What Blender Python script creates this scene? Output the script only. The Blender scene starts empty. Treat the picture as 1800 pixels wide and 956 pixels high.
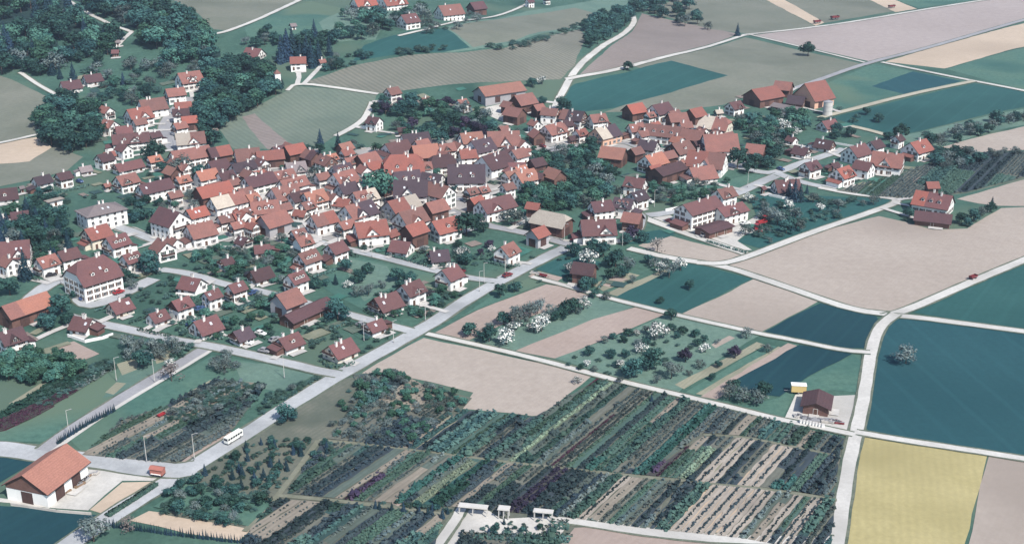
import bpy, bmesh, math, random
from mathutils import Vector, Matrix
random.seed(7)
S = bpy.context.scene
COL = S.collection
R = math.radians

# ---------------- camera, sky, sun, exposure ----------------
CAM_H, FPX, CX, CY = 170.0, 2173.0, 900.0, 478.0
PITCH = math.atan((478 + 370) / FPX)
cd = bpy.data.cameras.new('camera'); cam = bpy.data.objects.new('camera', cd); COL.objects.link(cam)
cd.sensor_width = 36.0; cd.lens = 36.0 * FPX / 1800.0
cd.clip_start = 1.0; cd.clip_end = 20000.0
cam.location = (0, 0, CAM_H); cam.rotation_euler = (math.pi / 2 - PITCH, 0, 0)
S.camera = cam
SUN_EL, SUN_AZ = 48.0, 143.0          # degrees above horizon; compass angle from +Y towards +X
w = bpy.data.worlds.new("World"); S.world = w; w.use_nodes = True
wn = w.node_tree; wn.nodes.clear()
sky = wn.nodes.new('ShaderNodeTexSky'); sky.sky_type = 'NISHITA'; sky.sun_disc = False
sky.sun_elevation = R(SUN_EL); sky.sun_rotation = R(SUN_AZ); sky.altitude = 400
bg = wn.nodes.new('ShaderNodeBackground'); bg.inputs[1].default_value = 0.118
wo = wn.nodes.new('ShaderNodeOutputWorld')
wn.links.new(sky.outputs[0], bg.inputs[0]); wn.links.new(bg.outputs[0], wo.inputs[0])
sl = bpy.data.lights.new('sun', 'SUN'); sl.energy = 3.9; sl.angle = R(0.5); sl.color = (1.0, 0.95, 0.88)
so = bpy.data.objects.new('sun', sl); COL.objects.link(so)
sd = Vector((math.sin(R(SUN_AZ)) * math.cos(R(SUN_EL)), math.cos(R(SUN_AZ)) * math.cos(R(SUN_EL)), math.sin(R(SUN_EL))))
so.rotation_euler = sd.to_track_quat('Z', 'Y').to_euler(); so.location = (200, 100, 400)
S.view_settings.view_transform = 'Standard'; S.view_settings.look = 'None'
S.view_settings.exposure = 0.58; S.view_settings.gamma = 1.0
S.view_settings.use_curve_mapping = False
S.cycles.max_bounces = 5; S.cycles.diffuse_bounces = 2; S.cycles.glossy_bounces = 2; S.cycles.transparent_max_bounces = 6

# ---------------- terrain and picture geometry ----------------
def ss(t):
    t = max(0.0, min(1.0, t)); return t * t * (3 - 2 * t)
def T0(x, y):
    if y < 600: return 0.0
    z = 20 * ss((y - 600) / 300) * ss((140 - x) / 280)
    z += 13 * math.exp(-((x + 30) / 150) ** 2 - ((y - 800) / 90) ** 2) * ss((y - 600) / 80)
    z += 16 * ss((y - 680) / 400) * ss((-90 - x) / 200)
    return z
GS = 20.0
_tc = {}
def Tg(i, j):
    k = (i, j)
    if k not in _tc: _tc[k] = T0(i * GS, j * GS)
    return _tc[k]
def TZ(x, y):                                   # height on the triangulated ground sheet
    u, v = x / GS, y / GS
    i, j = math.floor(u), math.floor(v); fx, fy = u - i, v - j
    a, b, c, d = Tg(i, j), Tg(i + 1, j), Tg(i + 1, j + 1), Tg(i, j + 1)
    if fx >= fy: return a + (b - a) * fx + (c - b) * fy
    return a + (c - d) * fx + (d - a) * fy
SP, CP = math.sin(PITCH), math.cos(PITCH)
def ground(px, py):
    dx, dy = px - CX, py - CY
    dn = SP * FPX + CP * dy; fw = CP * FPX - SP * dy
    z = 0.0
    for _ in range(12):
        t = (CAM_H - z) / dn
        z = 0.5 * z + 0.5 * TZ(dx * t, fw * t) if _ < 9 else TZ(dx * t, fw * t)
    t = (CAM_H - z) / dn
    return Vector((dx * t, fw * t, z))
def project(p):
    x, y, z = p[0], p[1], p[2] - CAM_H
    d = y * CP - z * SP; u = y * SP + z * CP
    return (CX + FPX * x / d, CY - FPX * u / d)
def pxm(p):                                     # picture pixels per metre at a point
    return FPX / (p[1] * CP - (p[2] - CAM_H) * SP)

# ---------------- materials ----------------
MATS = {}
def new_mat(name):
    m = bpy.data.materials.new(name); m.use_nodes = True
    nt = m.node_tree
    b = nt.nodes['Principled BSDF']; b.inputs['Roughness'].default_value = 0.9
    b.inputs['Specular IOR Level'].default_value = 0.15
    return m, nt, b
def nz(nt, co, scale, detail=4, rough=0.6):
    n = nt.nodes.new('ShaderNodeTexNoise'); n.inputs['Scale'].default_value = scale
    n.inputs['Detail'].default_value = detail; n.inputs['Roughness'].default_value = rough
    nt.links.new(co, n.inputs['Vector']); return n.outputs['Fac']
def ramp(nt, f, p0, p1):
    r = nt.nodes.new('ShaderNodeMapRange'); r.inputs[1].default_value = p0; r.inputs[2].default_value = p1
    nt.links.new(f, r.inputs[0]); return r.outputs[0]
def mixc(nt, f, a, b, mode='MIX'):
    m = nt.nodes.new('ShaderNodeMix'); m.data_type = 'RGBA'; m.blend_type = mode
    for sock, v in ((0, f), (6, a), (7, b)):
        if isinstance(v, (int, float)): m.inputs[sock].default_value = v
        elif isinstance(v, tuple): m.inputs[sock].default_value = (*v, 1)
        else: nt.links.new(v, m.inputs[sock])
    return m.outputs[2]
def coords(nt, kind='Object', rot=0.0):
    t = nt.nodes.new('ShaderNodeTexCoord')
    if not rot: return t.outputs[kind]
    mp = nt.nodes.new('ShaderNodeMapping'); mp.inputs['Rotation'].default_value = (0, 0, rot)
    nt.links.new(t.outputs[kind], mp.inputs['Vector']); return mp.outputs[0]
def mat_field(name, a, b, scale=0.03, rows=0, ang=0.0, rowstr=0.3, rowcol=None, fine=0.6, patch=None, tram=0, mot=.22):
    """ground cover: broad patches between two colours, fine mottling, optional drilled rows"""
    if name in MATS: return MATS[name]
    m, nt, p = new_mat(name); co = coords(nt)
    c = mixc(nt, ramp(nt, nz(nt, co, scale, 6), 0.32, 0.68), a, b)
    f = ramp(nt, nz(nt, co, fine, 5, 0.75), 0.25, 0.75)
    c = mixc(nt, mot, c, mixc(nt, f, tuple(v * 0.5 for v in a), tuple(min(1, v * 1.6) for v in b)))
    c = mixc(nt, ramp(nt, nz(nt, coords(nt, 'Object', ang + .4), scale * .45, 3, .5), .5, .75), c, tuple(v * .84 for v in a))
    if patch:
        c = mixc(nt, ramp(nt, nz(nt, co, 0.011, 2), 0.53, 0.62), c, patch)
    if rows:
        wv = nt.nodes.new('ShaderNodeTexWave'); wv.wave_type = 'BANDS'; wv.bands_direction = 'Y'
        wv.inputs['Scale'].default_value = 2 * math.pi / (20 * rows) ; wv.inputs['Distortion'].default_value = 1.1
        wv.inputs['Detail'].default_value = 2; wv.inputs['Detail Scale'].default_value = 0.5
        nt.links.new(coords(nt, 'Object', -ang), wv.inputs['Vector'])
        mm = nt.nodes.new('ShaderNodeMath'); mm.operation = 'MULTIPLY'; mm.inputs[1].default_value = rowstr
        nt.links.new(wv.outputs['Fac'], mm.inputs[0])
        c = mixc(nt, mm.outputs[0], c, rowcol or tuple(v * 0.45 for v in a))
    if tram:
        wv = nt.nodes.new('ShaderNodeTexWave'); wv.wave_type = 'BANDS'; wv.bands_direction = 'Y'; wv.inputs['Distortion'].default_value = .15
        wv.inputs['Scale'].default_value = 2 * math.pi / (20 * tram); nt.links.new(coords(nt, 'Object', -ang), wv.inputs['Vector'])
        q = nt.nodes.new('ShaderNodeMath'); q.operation = 'MULTIPLY'; q.inputs[1].default_value = .16
        nt.links.new(ramp(nt, wv.outputs['Fac'], .93, .985), q.inputs[0]); c = mixc(nt, q.outputs[0], c, tuple(v * 1.35 for v in b))
    nt.links.new(c, p.inputs['Base Color'])
    MATS[name] = m; return m
def mat_plain(name, col, var=0.25, scale=0.6, rough=0.85, spec=0.2, rnd=0.0):
    if name in MATS: return MATS[name]
    m, nt, p = new_mat(name); co = coords(nt)
    f = ramp(nt, nz(nt, co, scale, 5, 0.7), 0.25, 0.75)
    c = mixc(nt, f, tuple(v * (1 - var) for v in col), tuple(min(.9, v * (1 + var)) for v in col))
    if rnd:
        oi = nt.nodes.new('ShaderNodeObjectInfo')
        h = nt.nodes.new('ShaderNodeHueSaturation'); nt.links.new(c, h.inputs['Color'])
        nt.links.new(ramp2(nt, oi.outputs['Random'], 1 - rnd, 1 + rnd), h.inputs['Value']); c = h.outputs[0]
    nt.links.new(c, p.inputs['Base Color']); p.inputs['Roughness'].default_value = rough
    p.inputs['Specular IOR Level'].default_value = spec
    MATS[name] = m; return m
def ramp2(nt, f, t0, t1):
    r = nt.nodes.new('ShaderNodeMapRange'); r.inputs[3].default_value = t0; r.inputs[4].default_value = t1
    nt.links.new(f, r.inputs[0]); return r.outputs[0]
def mat_tiles(name, col, dirt):
    """clay tiles: weathering blotches, tile courses, each roof a little different"""
    m, nt, p = new_mat(name); co = coords(nt)
    oi = nt.nodes.new('ShaderNodeObjectInfo')
    ad = nt.nodes.new('ShaderNodeVectorMath'); ad.operation = 'ADD'
    cb = nt.nodes.new('ShaderNodeCombineXYZ')
    ml = nt.nodes.new('ShaderNodeMath'); ml.operation = 'MULTIPLY'; ml.inputs[1].default_value = 300
    nt.links.new(oi.outputs['Random'], ml.inputs[0]); nt.links.new(ml.outputs[0], cb.inputs[0])
    nt.links.new(co, ad.inputs[0]); nt.links.new(cb.outputs[0], ad.inputs[1]); co2 = ad.outputs[0]
    c = mixc(nt, ramp(nt, nz(nt, co2, 0.22, 4, 0.65), 0.35, 0.7), col, dirt)
    f = ramp(nt, nz(nt, co2, 2.2, 3, 0.7), 0.3, 0.7)
    c = mixc(nt, 0.35, c, mixc(nt, f, tuple(v * 0.5 for v in col), tuple(min(.9, v * 1.5) for v in col)))
    wv = nt.nodes.new('ShaderNodeTexWave'); wv.bands_direction = 'Z'; wv.inputs['Scale'].default_value = 0.9
    wv.inputs['Distortion'].default_value = 0.6; nt.links.new(co, wv.inputs['Vector'])
    mm = nt.nodes.new('ShaderNodeMath'); mm.operation = 'MULTIPLY'; mm.inputs[1].default_value = 0.22
    nt.links.new(wv.outputs['Fac'], mm.inputs[0]); c = mixc(nt, mm.outputs[0], c, tuple(v * 0.5 for v in col))
    h = nt.nodes.new('ShaderNodeHueSaturation'); nt.links.new(c, h.inputs['Color'])
    nt.links.new(ramp2(nt, oi.outputs['Random'], 0.78, 1.2), h.inputs['Value'])
    nt.links.new(ramp2(nt, oi.outputs['Random'], 0.9, 1.06), h.inputs['Saturation'])
    nt.links.new(h.outputs[0], p.inputs['Base Color'])
    MATS[name] = m; return m
def mat_leaf(name, dark, light, tint=None):
    m, nt, p = new_mat(name); co = coords(nt)
    at = nt.nodes.new('ShaderNodeAttribute'); at.attribute_name = 'tone'
    c = mixc(nt, at.outputs['Fac'], dark, light)
    if tint: c = mixc(nt, ramp(nt, at.outputs['Fac'], 0.68, 0.72), c, tint)
    oi = nt.nodes.new('ShaderNodeObjectInfo')
    h = nt.nodes.new('ShaderNodeHueSaturation'); nt.links.new(c, h.inputs['Color'])
    nt.links.new(ramp2(nt, oi.outputs['Random'], 0.62, 1.5), h.inputs['Value'])
    nt.links.new(ramp2(nt, oi.outputs['Random'], 0.465, 0.515), h.inputs['Hue'])
    nt.links.new(h.outputs[0], p.inputs['Base Color'])
    p.inputs['Roughness'].default_value = 0.7
    MATS[name] = m; return m

# ---------------- objects ----------------
def tag(o, label=None, cat=None, group=None, kind=None):
    if label: o['label'] = label
    if cat: o['category'] = cat
    if group: o['group'] = group
    if kind: o['kind'] = kind
    return o
def link(name, me, parent=None, loc=None, rot=None):
    o = bpy.data.objects.new(name, me); COL.objects.link(o)
    if parent is not None: o.parent = parent
    if loc is not None: o.location = loc
    if rot is not None: o.rotation_euler = rot
    return o
def empty(name, loc, rz=0.0):
    o = link(name, None, None, loc, (0, 0, rz)); o.empty_display_size = 0.5; return o
class MB:
    """collects shapes for one mesh"""
    def __init__(s): s.v, s.f, s.m, s.mats, s.tone = [], [], [], [], None
    def mi(s, mat):
        if mat not in s.mats: s.mats.append(mat)
        return s.mats.index(mat)
    def face(s, pts, mat):
        n = len(s.v); s.v += [tuple(p) for p in pts]; s.f.append(tuple(range(n, n + len(pts)))); s.m.append(s.mi(mat))
    def box(s, c, d, mat, rz=0.0):
        n = len(s.v); cs, sn = math.cos(rz), math.sin(rz)
        for k in range(8):
            x, y, z = ((k & 1) - .5) * d[0], ((k >> 1 & 1) - .5) * d[1], ((k >> 2 & 1) - .5) * d[2]
            s.v.append((c[0] + x * cs - y * sn, c[1] + x * sn + y * cs, c[2] + z))
        i = s.mi(mat)
        for q in ((0, 2, 3, 1), (4, 5, 7, 6), (0, 1, 5, 4), (1, 3, 7, 5), (3, 2, 6, 7), (2, 0, 4, 6)):
            s.f.append(tuple(n + a for a in q)); s.m.append(i)
    def cyl(s, c, r0, r1, h, mat, n=8, axis='z'):
        b = len(s.v)
        for t in (0, 1):
            for k in range(n):
                a = 2 * math.pi * k / n; r = (r0, r1)[t]
                u, v = r * math.cos(a), r * math.sin(a)
                s.v.append((c[0] + u, c[1] + v, c[2] + t * h) if axis == 'z' else (c[0] + u, c[1] + (t - .5) * h, c[2] + v))
        i = s.mi(mat)
        for k in range(n):
            s.f.append((b + k, b + (k + 1) % n, b + n + (k + 1) % n, b + n + k)); s.m.append(i)
        s.f.append(tuple(b + n + k for k in range(n))); s.m.append(i)
        s.f.append(tuple(b + n - 1 - k for k in range(n))); s.m.append(i)
    def mesh(s, name, smooth=False):
        me = bpy.data.meshes.new(name); me.from_pydata(s.v, [], s.f)
        for m in s.mats: me.materials.append(m)
        me.polygons.foreach_set('material_index', s.m)
        if s.tone is not None:
            a = me.attributes.new('tone', 'FLOAT', 'FACE'); a.data.foreach_set('value', s.tone)
        if smooth: me.polygons.foreach_set('use_smooth', [True] * len(s.f))
        me.update(); return me
def fix_normals(me):
    bm = bmesh.new(); bm.from_mesh(me); bmesh.ops.recalc_face_normals(bm, faces=bm.faces); bm.to_mesh(me); bm.free()

# ---------------- draped ground sheets ----------------
LAYER = [0.02]; LSTEP = [0.0012]
def drape(polys, z=None):
    """polys: list of world xy polygons -> mesh lying on the terrain"""
    if z is None:
        z = LAYER[0]; LAYER[0] += LSTEP[0]
    bm = bmesh.new()
    for poly in polys:
        vs = [bm.verts.new((p[0], p[1], 0)) for p in poly]
        try: bm.faces.new(vs)
        except ValueError: pass
    bmesh.ops.triangulate(bm, faces=bm.faces[:])
    xs = [v.co.x for v in bm.verts]; ys = [v.co.y for v in bm.verts]
    if max(ys) > 595:
        x0, x1 = math.floor(min(xs) / GS), math.ceil(max(xs) / GS); y0, y1 = math.floor(min(ys) / GS), math.ceil(max(ys) / GS)
        cuts = [((i * GS, 0, 0), (1, 0, 0)) for i in range(x0, x1 + 1)] + [((0, j * GS, 0), (0, 1, 0)) for j in range(y0, y1 + 1)]
        cuts += [((k * GS, 0, 0), (1, -1, 0)) for k in range(x0 - y1, x1 - y0 + 1)]
        for co, no in cuts:
            bmesh.ops.bisect_plane(bm, geom=bm.verts[:] + bm.edges[:] + bm.faces[:], plane_co=co, plane_no=no, dist=1e-4)
    for v in bm.verts: v.co.z = TZ(v.co.x, v.co.y) + z
    for f in bm.faces:
        f.normal_update()
        if f.normal.z < 0: f.normal_flip()
    return bm
def sheet(name, polys, mat, z=None):
    bm = drape(polys, z); me = bpy.data.meshes.new(name); bm.to_mesh(me); bm.free()
    me.materials.append(mat); o = link(name, me); o['kind'] = 'structure'; return o
def P(pts): return [ground(x, y).xy for x, y in pts]
def rough_edge(poly, step=7.0, amp=0.35):
    out = []
    for k, p in enumerate(poly):
        q = poly[(k + 1) % len(poly)]; d = (q - p); n = max(1, int(d.length / step)); out.append(p.copy())
        nn = Vector((-d.y, d.x)).normalized() if d.length > 0.01 else Vector((0, 0))
        for i in range(1, n): out.append(p + d * (i / n) + nn * random.uniform(-amp, amp))
    return out
def smooth_line(pts, it=2):
    for _ in range(it):
        o = [pts[0]]
        for a, b in zip(pts, pts[1:]): o += [a * .75 + b * .25, a * .25 + b * .75]
        o.append(pts[-1]); pts = o
    return pts
def strip_polys(line, width, w2=None):
    L, Rr = [], []
    fine = [line[0]]
    for p, q in zip(line, line[1:]):
        n = max(1, int((q - p).length / 5)); fine += [p.lerp(q, (k + 1) / n) for k in range(n)]
    line = fine
    for k, p in enumerate(line):
        a = line[max(0, k - 1)]; b = line[min(len(line) - 1, k + 1)]; d = (b - a).normalized(); n = Vector((-d.y, d.x))
        ww = width if w2 is None else width + (w2 - width) * k / (len(line) - 1)
        L.append(p + n * ww * random.uniform(.46, .53)); Rr.append(p - n * ww * random.uniform(.46, .53))
    return [[L[k], L[k + 1], Rr[k + 1], Rr[k]] for k in range(len(line) - 1)]
ROADS = []                                       # (line, width) for keeping plants off
def road(name, pts, width, mat, w2=None, sm=2):
    ln = smooth_line(P(pts), sm); ROADS.append((ln, max(width, w2 or 0)))
    if width > 2.2: sheet('verge', strip_polys(ln, width + 1.5), VERGE)
    return sheet(name, strip_polys(ln, width, w2), mat)
def inside(p, poly):
    c = False; n = len(poly)
    for i in range(n):
        a, b = poly[i], poly[i - 1]
        if (a[1] > p[1]) != (b[1] > p[1]) and p[0] < (b[0] - a[0]) * (p[1] - a[1]) / (b[1] - a[1]) + a[0]: c = not c
    return c
def near_road(p, m=0.6):
    for ln, wd in ROADS:
        lim = wd / 2 + m
        for a, b in zip(ln, ln[1:]):
            d = b - a; q = Vector((p[0], p[1])) - a; l2 = d.length_squared
            t = 0 if l2 == 0 else max(0, min(1, q.dot(d) / l2))
            if (q - d * t).length < lim: return True
    return False
ORD = ('first second third fourth fifth sixth seventh eighth ninth tenth eleventh twelfth thirteenth fourteenth fifteenth sixteenth '
       'seventeenth eighteenth nineteenth twentieth').split()
def ordinal(n):
    if n < 20: return ORD[n]
    t = (n + 1) // 10; u = (n + 1) % 10
    tens = {2: 'twent', 3: 'thirt', 4: 'fort', 5: 'fift'}[t]
    return tens + 'ieth' if u == 0 else tens + 'y-' + ORD[u - 1]
LANDMARKS = [  # places anyone can find in the photograph, with their pixels
 (178, 380, 'the grey-roofed school'), (163, 488, 'the big brown-roofed inn'), (80, 838, 'the red corner barn'),
 (970, 393, 'the tan-roofed barn'), (735, 585, 'the main crossroads'), (1228, 375, 'the white factory'),
 (1430, 166, 'the pink-gabled red barn'), (665, 325, 'the round village tree'), (305, 225, 'the climbing grey street'),
 (538, 548, 'the long purple barn'), (878, 163, 'the orange field barn'), (525, 112, 'the lone orange-roofed house'), (1640, 357, 'the lone brown farm'),
 (1265, 465, 'the gravel track fork'), (1540, 640, 'the curved gravel track'), (1436, 707, 'the brown field shed'), (880, 930, 'the nursery forecourt'),
 (1063, 237, 'the ochre-gabled house'), (1168, 236, 'the long village hall'), (667, 5, 'the hilltop red farmhouse'), (125, 152, 'the wood-edge chalets'),
 (480, 392, 'the grey-gabled barn'), (1590, 255, 'the white corner houses'), (1480, 309, 'the bright red villa'), (945, 416, 'the small red barn'),
 (505, 330, 'the purple-roofed row'), (728, 413, 'the steep red barn'), (1027, 481, 'the dark garden shed'), (920, 585, 'the blossom tree row'),
 (1130, 640, 'the twin dark trees'), (400, 772, 'the white minibus'), (720, 700, 'the sapling grove'), (250, 635, 'the ball-shaped oak'),
 (40, 560, 'the patched long barn'), (850, 263, 'the slate-roofed hall'), (790, 487, 'the white roadside villa'), (300, 392, 'the wide-gabled house'),
 (1110, 45, 'the white hill track'), (1420, 88, 'the lone field oak'), (660, 185, 'the vineyard chalet'), (75, 323, 'the stubble-edge house'),
 (1360, 230, 'the blossom thicket'), (1330, 395, 'the red machinery'), (420, 170, 'the valley wood'), (600, 60, 'the plateau thicket')]
PENDING = []                                     # things whose label needs an ordinal: (object, px, py, head, tail word)
def label_later(o, px, py, head, cat, group):
    o['category'] = cat
    if group: o['group'] = group
    lm = min(LANDMARKS, key=lambda l: (l[0] - px) ** 2 + (1.6 * (l[1] - py)) ** 2)
    PENDING.append((o, px, py, head, lm[2]))
def settle_labels():
    d = {}
    for e in PENDING: d.setdefault((e[3], e[4]), []).append(e)
    for (head, lm), es in d.items():
        es.sort(key=lambda e: (e[1], e[2]))
        for k, e in enumerate(es):
            if len(es) == 1: e[0]['label'] = f'{head} near {lm}'
            elif len(es) <= 59: e[0]['label'] = f'{head}, {ordinal(k)} from left near {lm}'
            else: e[0]['label'] = f'{head} in the crowd near {lm}'; e[0]['group'] = f'{head}s near {lm}'

# ---------------- the ground and what is drawn on it ----------------
GRASS_A, GRASS_B = (.034, .084, .066), (.068, .132, .100)
m_ground = mat_field('garden_grass', GRASS_A, GRASS_B, 0.05, fine=0.5, patch=(.085, .130, .095), mot=.5)
xs = [-6000, -3000, -1500, -900] + [i * GS for i in range(-35, 36)] + [900, 1500, 3000, 6000]
ys = [-2500, -1000, -300, 0] + [j * GS for j in range(5, 68)] + [1500, 2200, 4000, 8000]
gm = bpy.data.meshes.new('ground')
gv = [(x, y, T0(x, y)) for y in ys for x in xs]; nx = len(xs); gf = []
for j in range(len(ys) - 1):
    for i in range(nx - 1):
        a = j * nx + i; gf += [(a, a + 1, a + nx + 1), (a, a + nx + 1, a + nx)]
gm.from_pydata(gv, [], gf); gm.materials.append(m_ground); gm.update()
link('ground', gm)['kind'] = 'structure'

A_ROW = R(57)
SOIL = mat_field('soil_pale', (.305, .258, .220), (.365, .318, .275), 0.02, 1.4, A_ROW, 0.10, (.27, .22, .19), fine=0.35)
SOIL2 = mat_field('soil_rose', (.295, .232, .198), (.350, .285, .248), 0.03, 1.8, A_ROW, 0.14, (.25, .195, .17), fine=0.4)
SOILF = mat_field('soil_far', (.300, .258, .240), (.352, .305, .288), 0.012, 3.5, R(38), 0.10, (.28, .22, .21), fine=0.2)
SAND = mat_field('soil_sand', (.43, .345, .265), (.49, .40, .31), 0.02, 2.2, R(38), 0.10, (.36, .29, .22), fine=0.3)
TEAL = mat_field('crop_teal', (.020, .076, .074), (.030, .096, .091), 0.03, 2.5, A_ROW, 0.14, (.018, .064, .062), fine=0.5, tram=11)
DTEAL = mat_field('crop_deep_teal', (.010, .044, .056), (.016, .057, .067), 0.02, 3.2, A_ROW, 0.22, (.007, .032, .054), fine=0.5, tram=9)
BTEAL = mat_field('crop_blue_teal', (.015, .062, .074), (.023, .078, .089), 0.015, 3.0, R(100), 0.12, (.013, .05, .07), fine=0.5, tram=13)
MEAD = mat_field('meadow_pale', (.088, .158, .132), (.125, .190, .150), 0.05, fine=0.5, mot=.4)
MEAD2 = mat_field('meadow_mid', (.046, .122, .104), (.082, .150, .112), 0.04, fine=0.45, patch=(.100, .150, .105), mot=.45)
OLIVE = mat_field('fallow_olive', (.135, .150, .118), (.180, .185, .150), 0.03, 2.6, R(-30), 0.10, (.11, .12, .10), fine=0.35)
VINE = mat_field('vine_grey', (.165, .165, .138), (.220, .208, .175), 0.025, 3.0, R(-52), 0.46, (.070, .095, .072), fine=0.35)
VINE2 = mat_field('vine_rose', (.205, .172, .158), (.245, .208, .192), 0.025, 3.2, R(-40), 0.28, (.125, .125, .105), fine=0.35)
VINE3 = mat_field('vine_green', (.115, .155, .125), (.160, .190, .150), 0.03, 3.0, R(-55), 0.30, (.08, .105, .085), fine=0.4)
RAPE = mat_field('rape_yellow', (.33, .285, .135), (.40, .345, .175), 0.05, 2.0, R(75), 0.16, (.24, .22, .11), fine=0.6)
TANG = mat_field('dry_strip', (.225, .220, .165), (.285, .275, .205), 0.08, 1.2, A_ROW, 0.25, (.15, .17, .11), fine=0.8)
PAVE = mat_field('yard_paving', (.27, .26, .25), (.36, .34, .32), 0.12, fine=0.9)
GRAVEL = mat_field('gravel_white', (.40, .385, .355), (.54, .52, .48), 0.08, fine=0.9)
NURS = mat_field('nursery_soil', (.085, .105, .085), (.155, .155, .125), 0.12, 1.5, A_ROW, 0.3, (.09, .105, .08), fine=0.9)
ASPH = mat_field('road_grey', (.29, .30, .305), (.42, .43, .435), 0.09, fine=0.8)
ASPHD = mat_field('road_dull', (.25, .25, .26), (.31, .31, .32), 0.08, fine=0.8)
TRACK = mat_field('track_white', (.43, .415, .385), (.54, .525, .49), 0.10, fine=0.9)
TRACKY = mat_field('track_sandy', (.33, .31, .24), (.42, .39, .31), 0.10, fine=0.9)
NTRK = mat_field('nursery_path', (.13, .14, .10), (.20, .20, .155), .2, fine=1.0)
REDB = mat_field('bed_dark_red', (.060, .022, .032), (.085, .032, .045), 0.3, 1.0, A_ROW, 0.4, fine=1.2)
DARKB = mat_field('bed_dark', (.030, .045, .060), (.055, .070, .075), 0.2, 1.2, A_ROW, 0.4, fine=1.2)

def field(name, mat, pts, amp=0.35): return sheet(name, [rough_edge(P(pts), 7.0, amp)], mat)
F = field
# far plateau
F('fallow_field', OLIVE, [(296, -4), (532, -4), (470, 28), (400, 54), (375, 52), (345, 22)])
F('grass_field', MEAD2, [(430, 50), (545, 2), (640, 22), (600, 60), (500, 70), (440, 80)])
F('grass_field', MEAD, [(560, 40), (620, 15), (700, 20), (660, 70), (580, 75)])
F('grass_field', MEAD, [(700, 72), (760, 62), (925, 20), (1080, -6), (1130, 10), (1060, 25), (1010, 52), (900, 80), (800, 92), (690, 95)])
F('fallow_field', OLIVE, [(790, 52), (900, 30), (1010, 14), (1050, 25), (1000, 50), (905, 72), (832, 84)])
F('crop_field', TEAL, [(640, 80), (720, 55), (782, 50), (826, 84), (780, 92), (700, 96), (620, 108)])
F('vineyard', VINE, [(535, 145), (620, 116), (720, 97), (810, 93), (890, 84), (960, 66), (1018, 52), (1034, 66), (1010, 115), (985, 140), (900, 143), (800, 148), (720, 158), (665, 165), (600, 153)])
F('vineyard', VINE2, [(1015, 135), (1060, 95), (1112, 55), (1128, 24), (1200, 40), (1300, 60), (1180, 95), (1100, 120)])
F('fallow_field', OLIVE, [(1115, 118), (1200, 96), (1310, 66), (1410, 90), (1512, 112), (1440, 140), (1360, 165), (1310, 170), (1270, 185), (1190, 195), (1060, 198), (1240, 140)])
F('crop_field', TEAL, [(985, 168), (1010, 148), (1100, 128), (1180, 107), (1280, 133), (1180, 163), (1080, 190), (1020, 198), (985, 190)])
F('fallow_field', OLIVE, [(1130, 18), (1200, -4), (1338, -4), (1432, 46), (1318, 60), (1250, 52)])
F('stubble_strip', SAND, [(1338, -4), (1372, -4), (1450, 40), (1434, 46)])
F('fallow_field', OLIVE, [(1374, -4), (1520, -4), (1572, 20), (1450, 41)])
F('stubble_strip', SAND, [(1520, -4), (1562, -4), (1612, 16), (1574, 22)])
F('crop_field', MEAD2, [(1564, -4), (1720, -4), (1700, 3), (1614, 15)])
F('ploughed_field', SOILF, [(1326, 62), (1420, 50), (1500, 39), (1620, 18), (1765, -3), (1840, -8), (1840, 22), (1765, 45), (1620, 86), (1535, 110), (1420, 84)])
F('stubble_field', SAND, [(1556, 109), (1640, 84), (1765, 50), (1840, 32), (1840, 74), (1775, 88), (1660, 121)])
F('crop_field', MEAD2, [(1664, 122), (1775, 90), (1840, 76), (1840, 168), (1780, 154)])
F('grass_field', MEAD2, [(1440, 152), (1535, 113), (1600, 125), (1705, 143), (1600, 166), (1480, 200), (1462, 195)])
F('crop_field', BTEAL, [(1532, 152), (1605, 126), (1690, 143), (1590, 166)])
F('crop_field', TEAL, [(1462, 207), (1600, 172), (1712, 147), (1775, 157), (1840, 172), (1840, 180), (1740, 200), (1620, 230), (1566, 240), (1520, 226)])
F('grass_field', MEAD, [(1566, 242), (1620, 232), (1740, 203), (1840, 184), (1840, 212), (1740, 232), (1640, 262)])
F('ploughed_field', SOIL, [(1650, 260), (1740, 236), (1840, 214), (1840, 262), (1725, 268), (1690, 262)])
F('orchard_rows', mat_field('orchard_grass', (.105, .135, .105), (.150, .175, .132), 0.05, 3.4, R(40), 0.55, (.045, .075, .062), fine=0.5),
  [(1470, 338), (1560, 310), (1650, 282), (1740, 268), (1840, 266), (1840, 305), (1700, 340), (1600, 352), (1540, 348)])
F('ploughed_field', SOIL, [(1682, 350), (1840, 304), (1840, 362), (1755, 362), (1720, 358)])
F('ploughed_field', SOIL, [(1282, 466), (1330, 450), (1420, 413), (1545, 380), (1590, 390), (1640, 404), (1700, 402), (1760, 366), (1840, 363), (1840, 446), (1700, 494), (1610, 536), (1560, 549), (1500, 540), (1440, 520), (1350, 490)])
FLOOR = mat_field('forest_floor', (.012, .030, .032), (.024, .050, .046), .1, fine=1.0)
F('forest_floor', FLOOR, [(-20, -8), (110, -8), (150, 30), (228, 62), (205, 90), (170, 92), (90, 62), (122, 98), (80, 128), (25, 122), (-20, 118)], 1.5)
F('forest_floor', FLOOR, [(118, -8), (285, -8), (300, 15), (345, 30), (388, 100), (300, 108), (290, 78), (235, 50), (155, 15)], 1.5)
F('forest_floor', FLOOR, [(365, 118), (420, 108), (480, 118), (500, 150), (440, 185), (385, 215), (375, 262), (350, 240), (348, 190)], 1.5)
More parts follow.
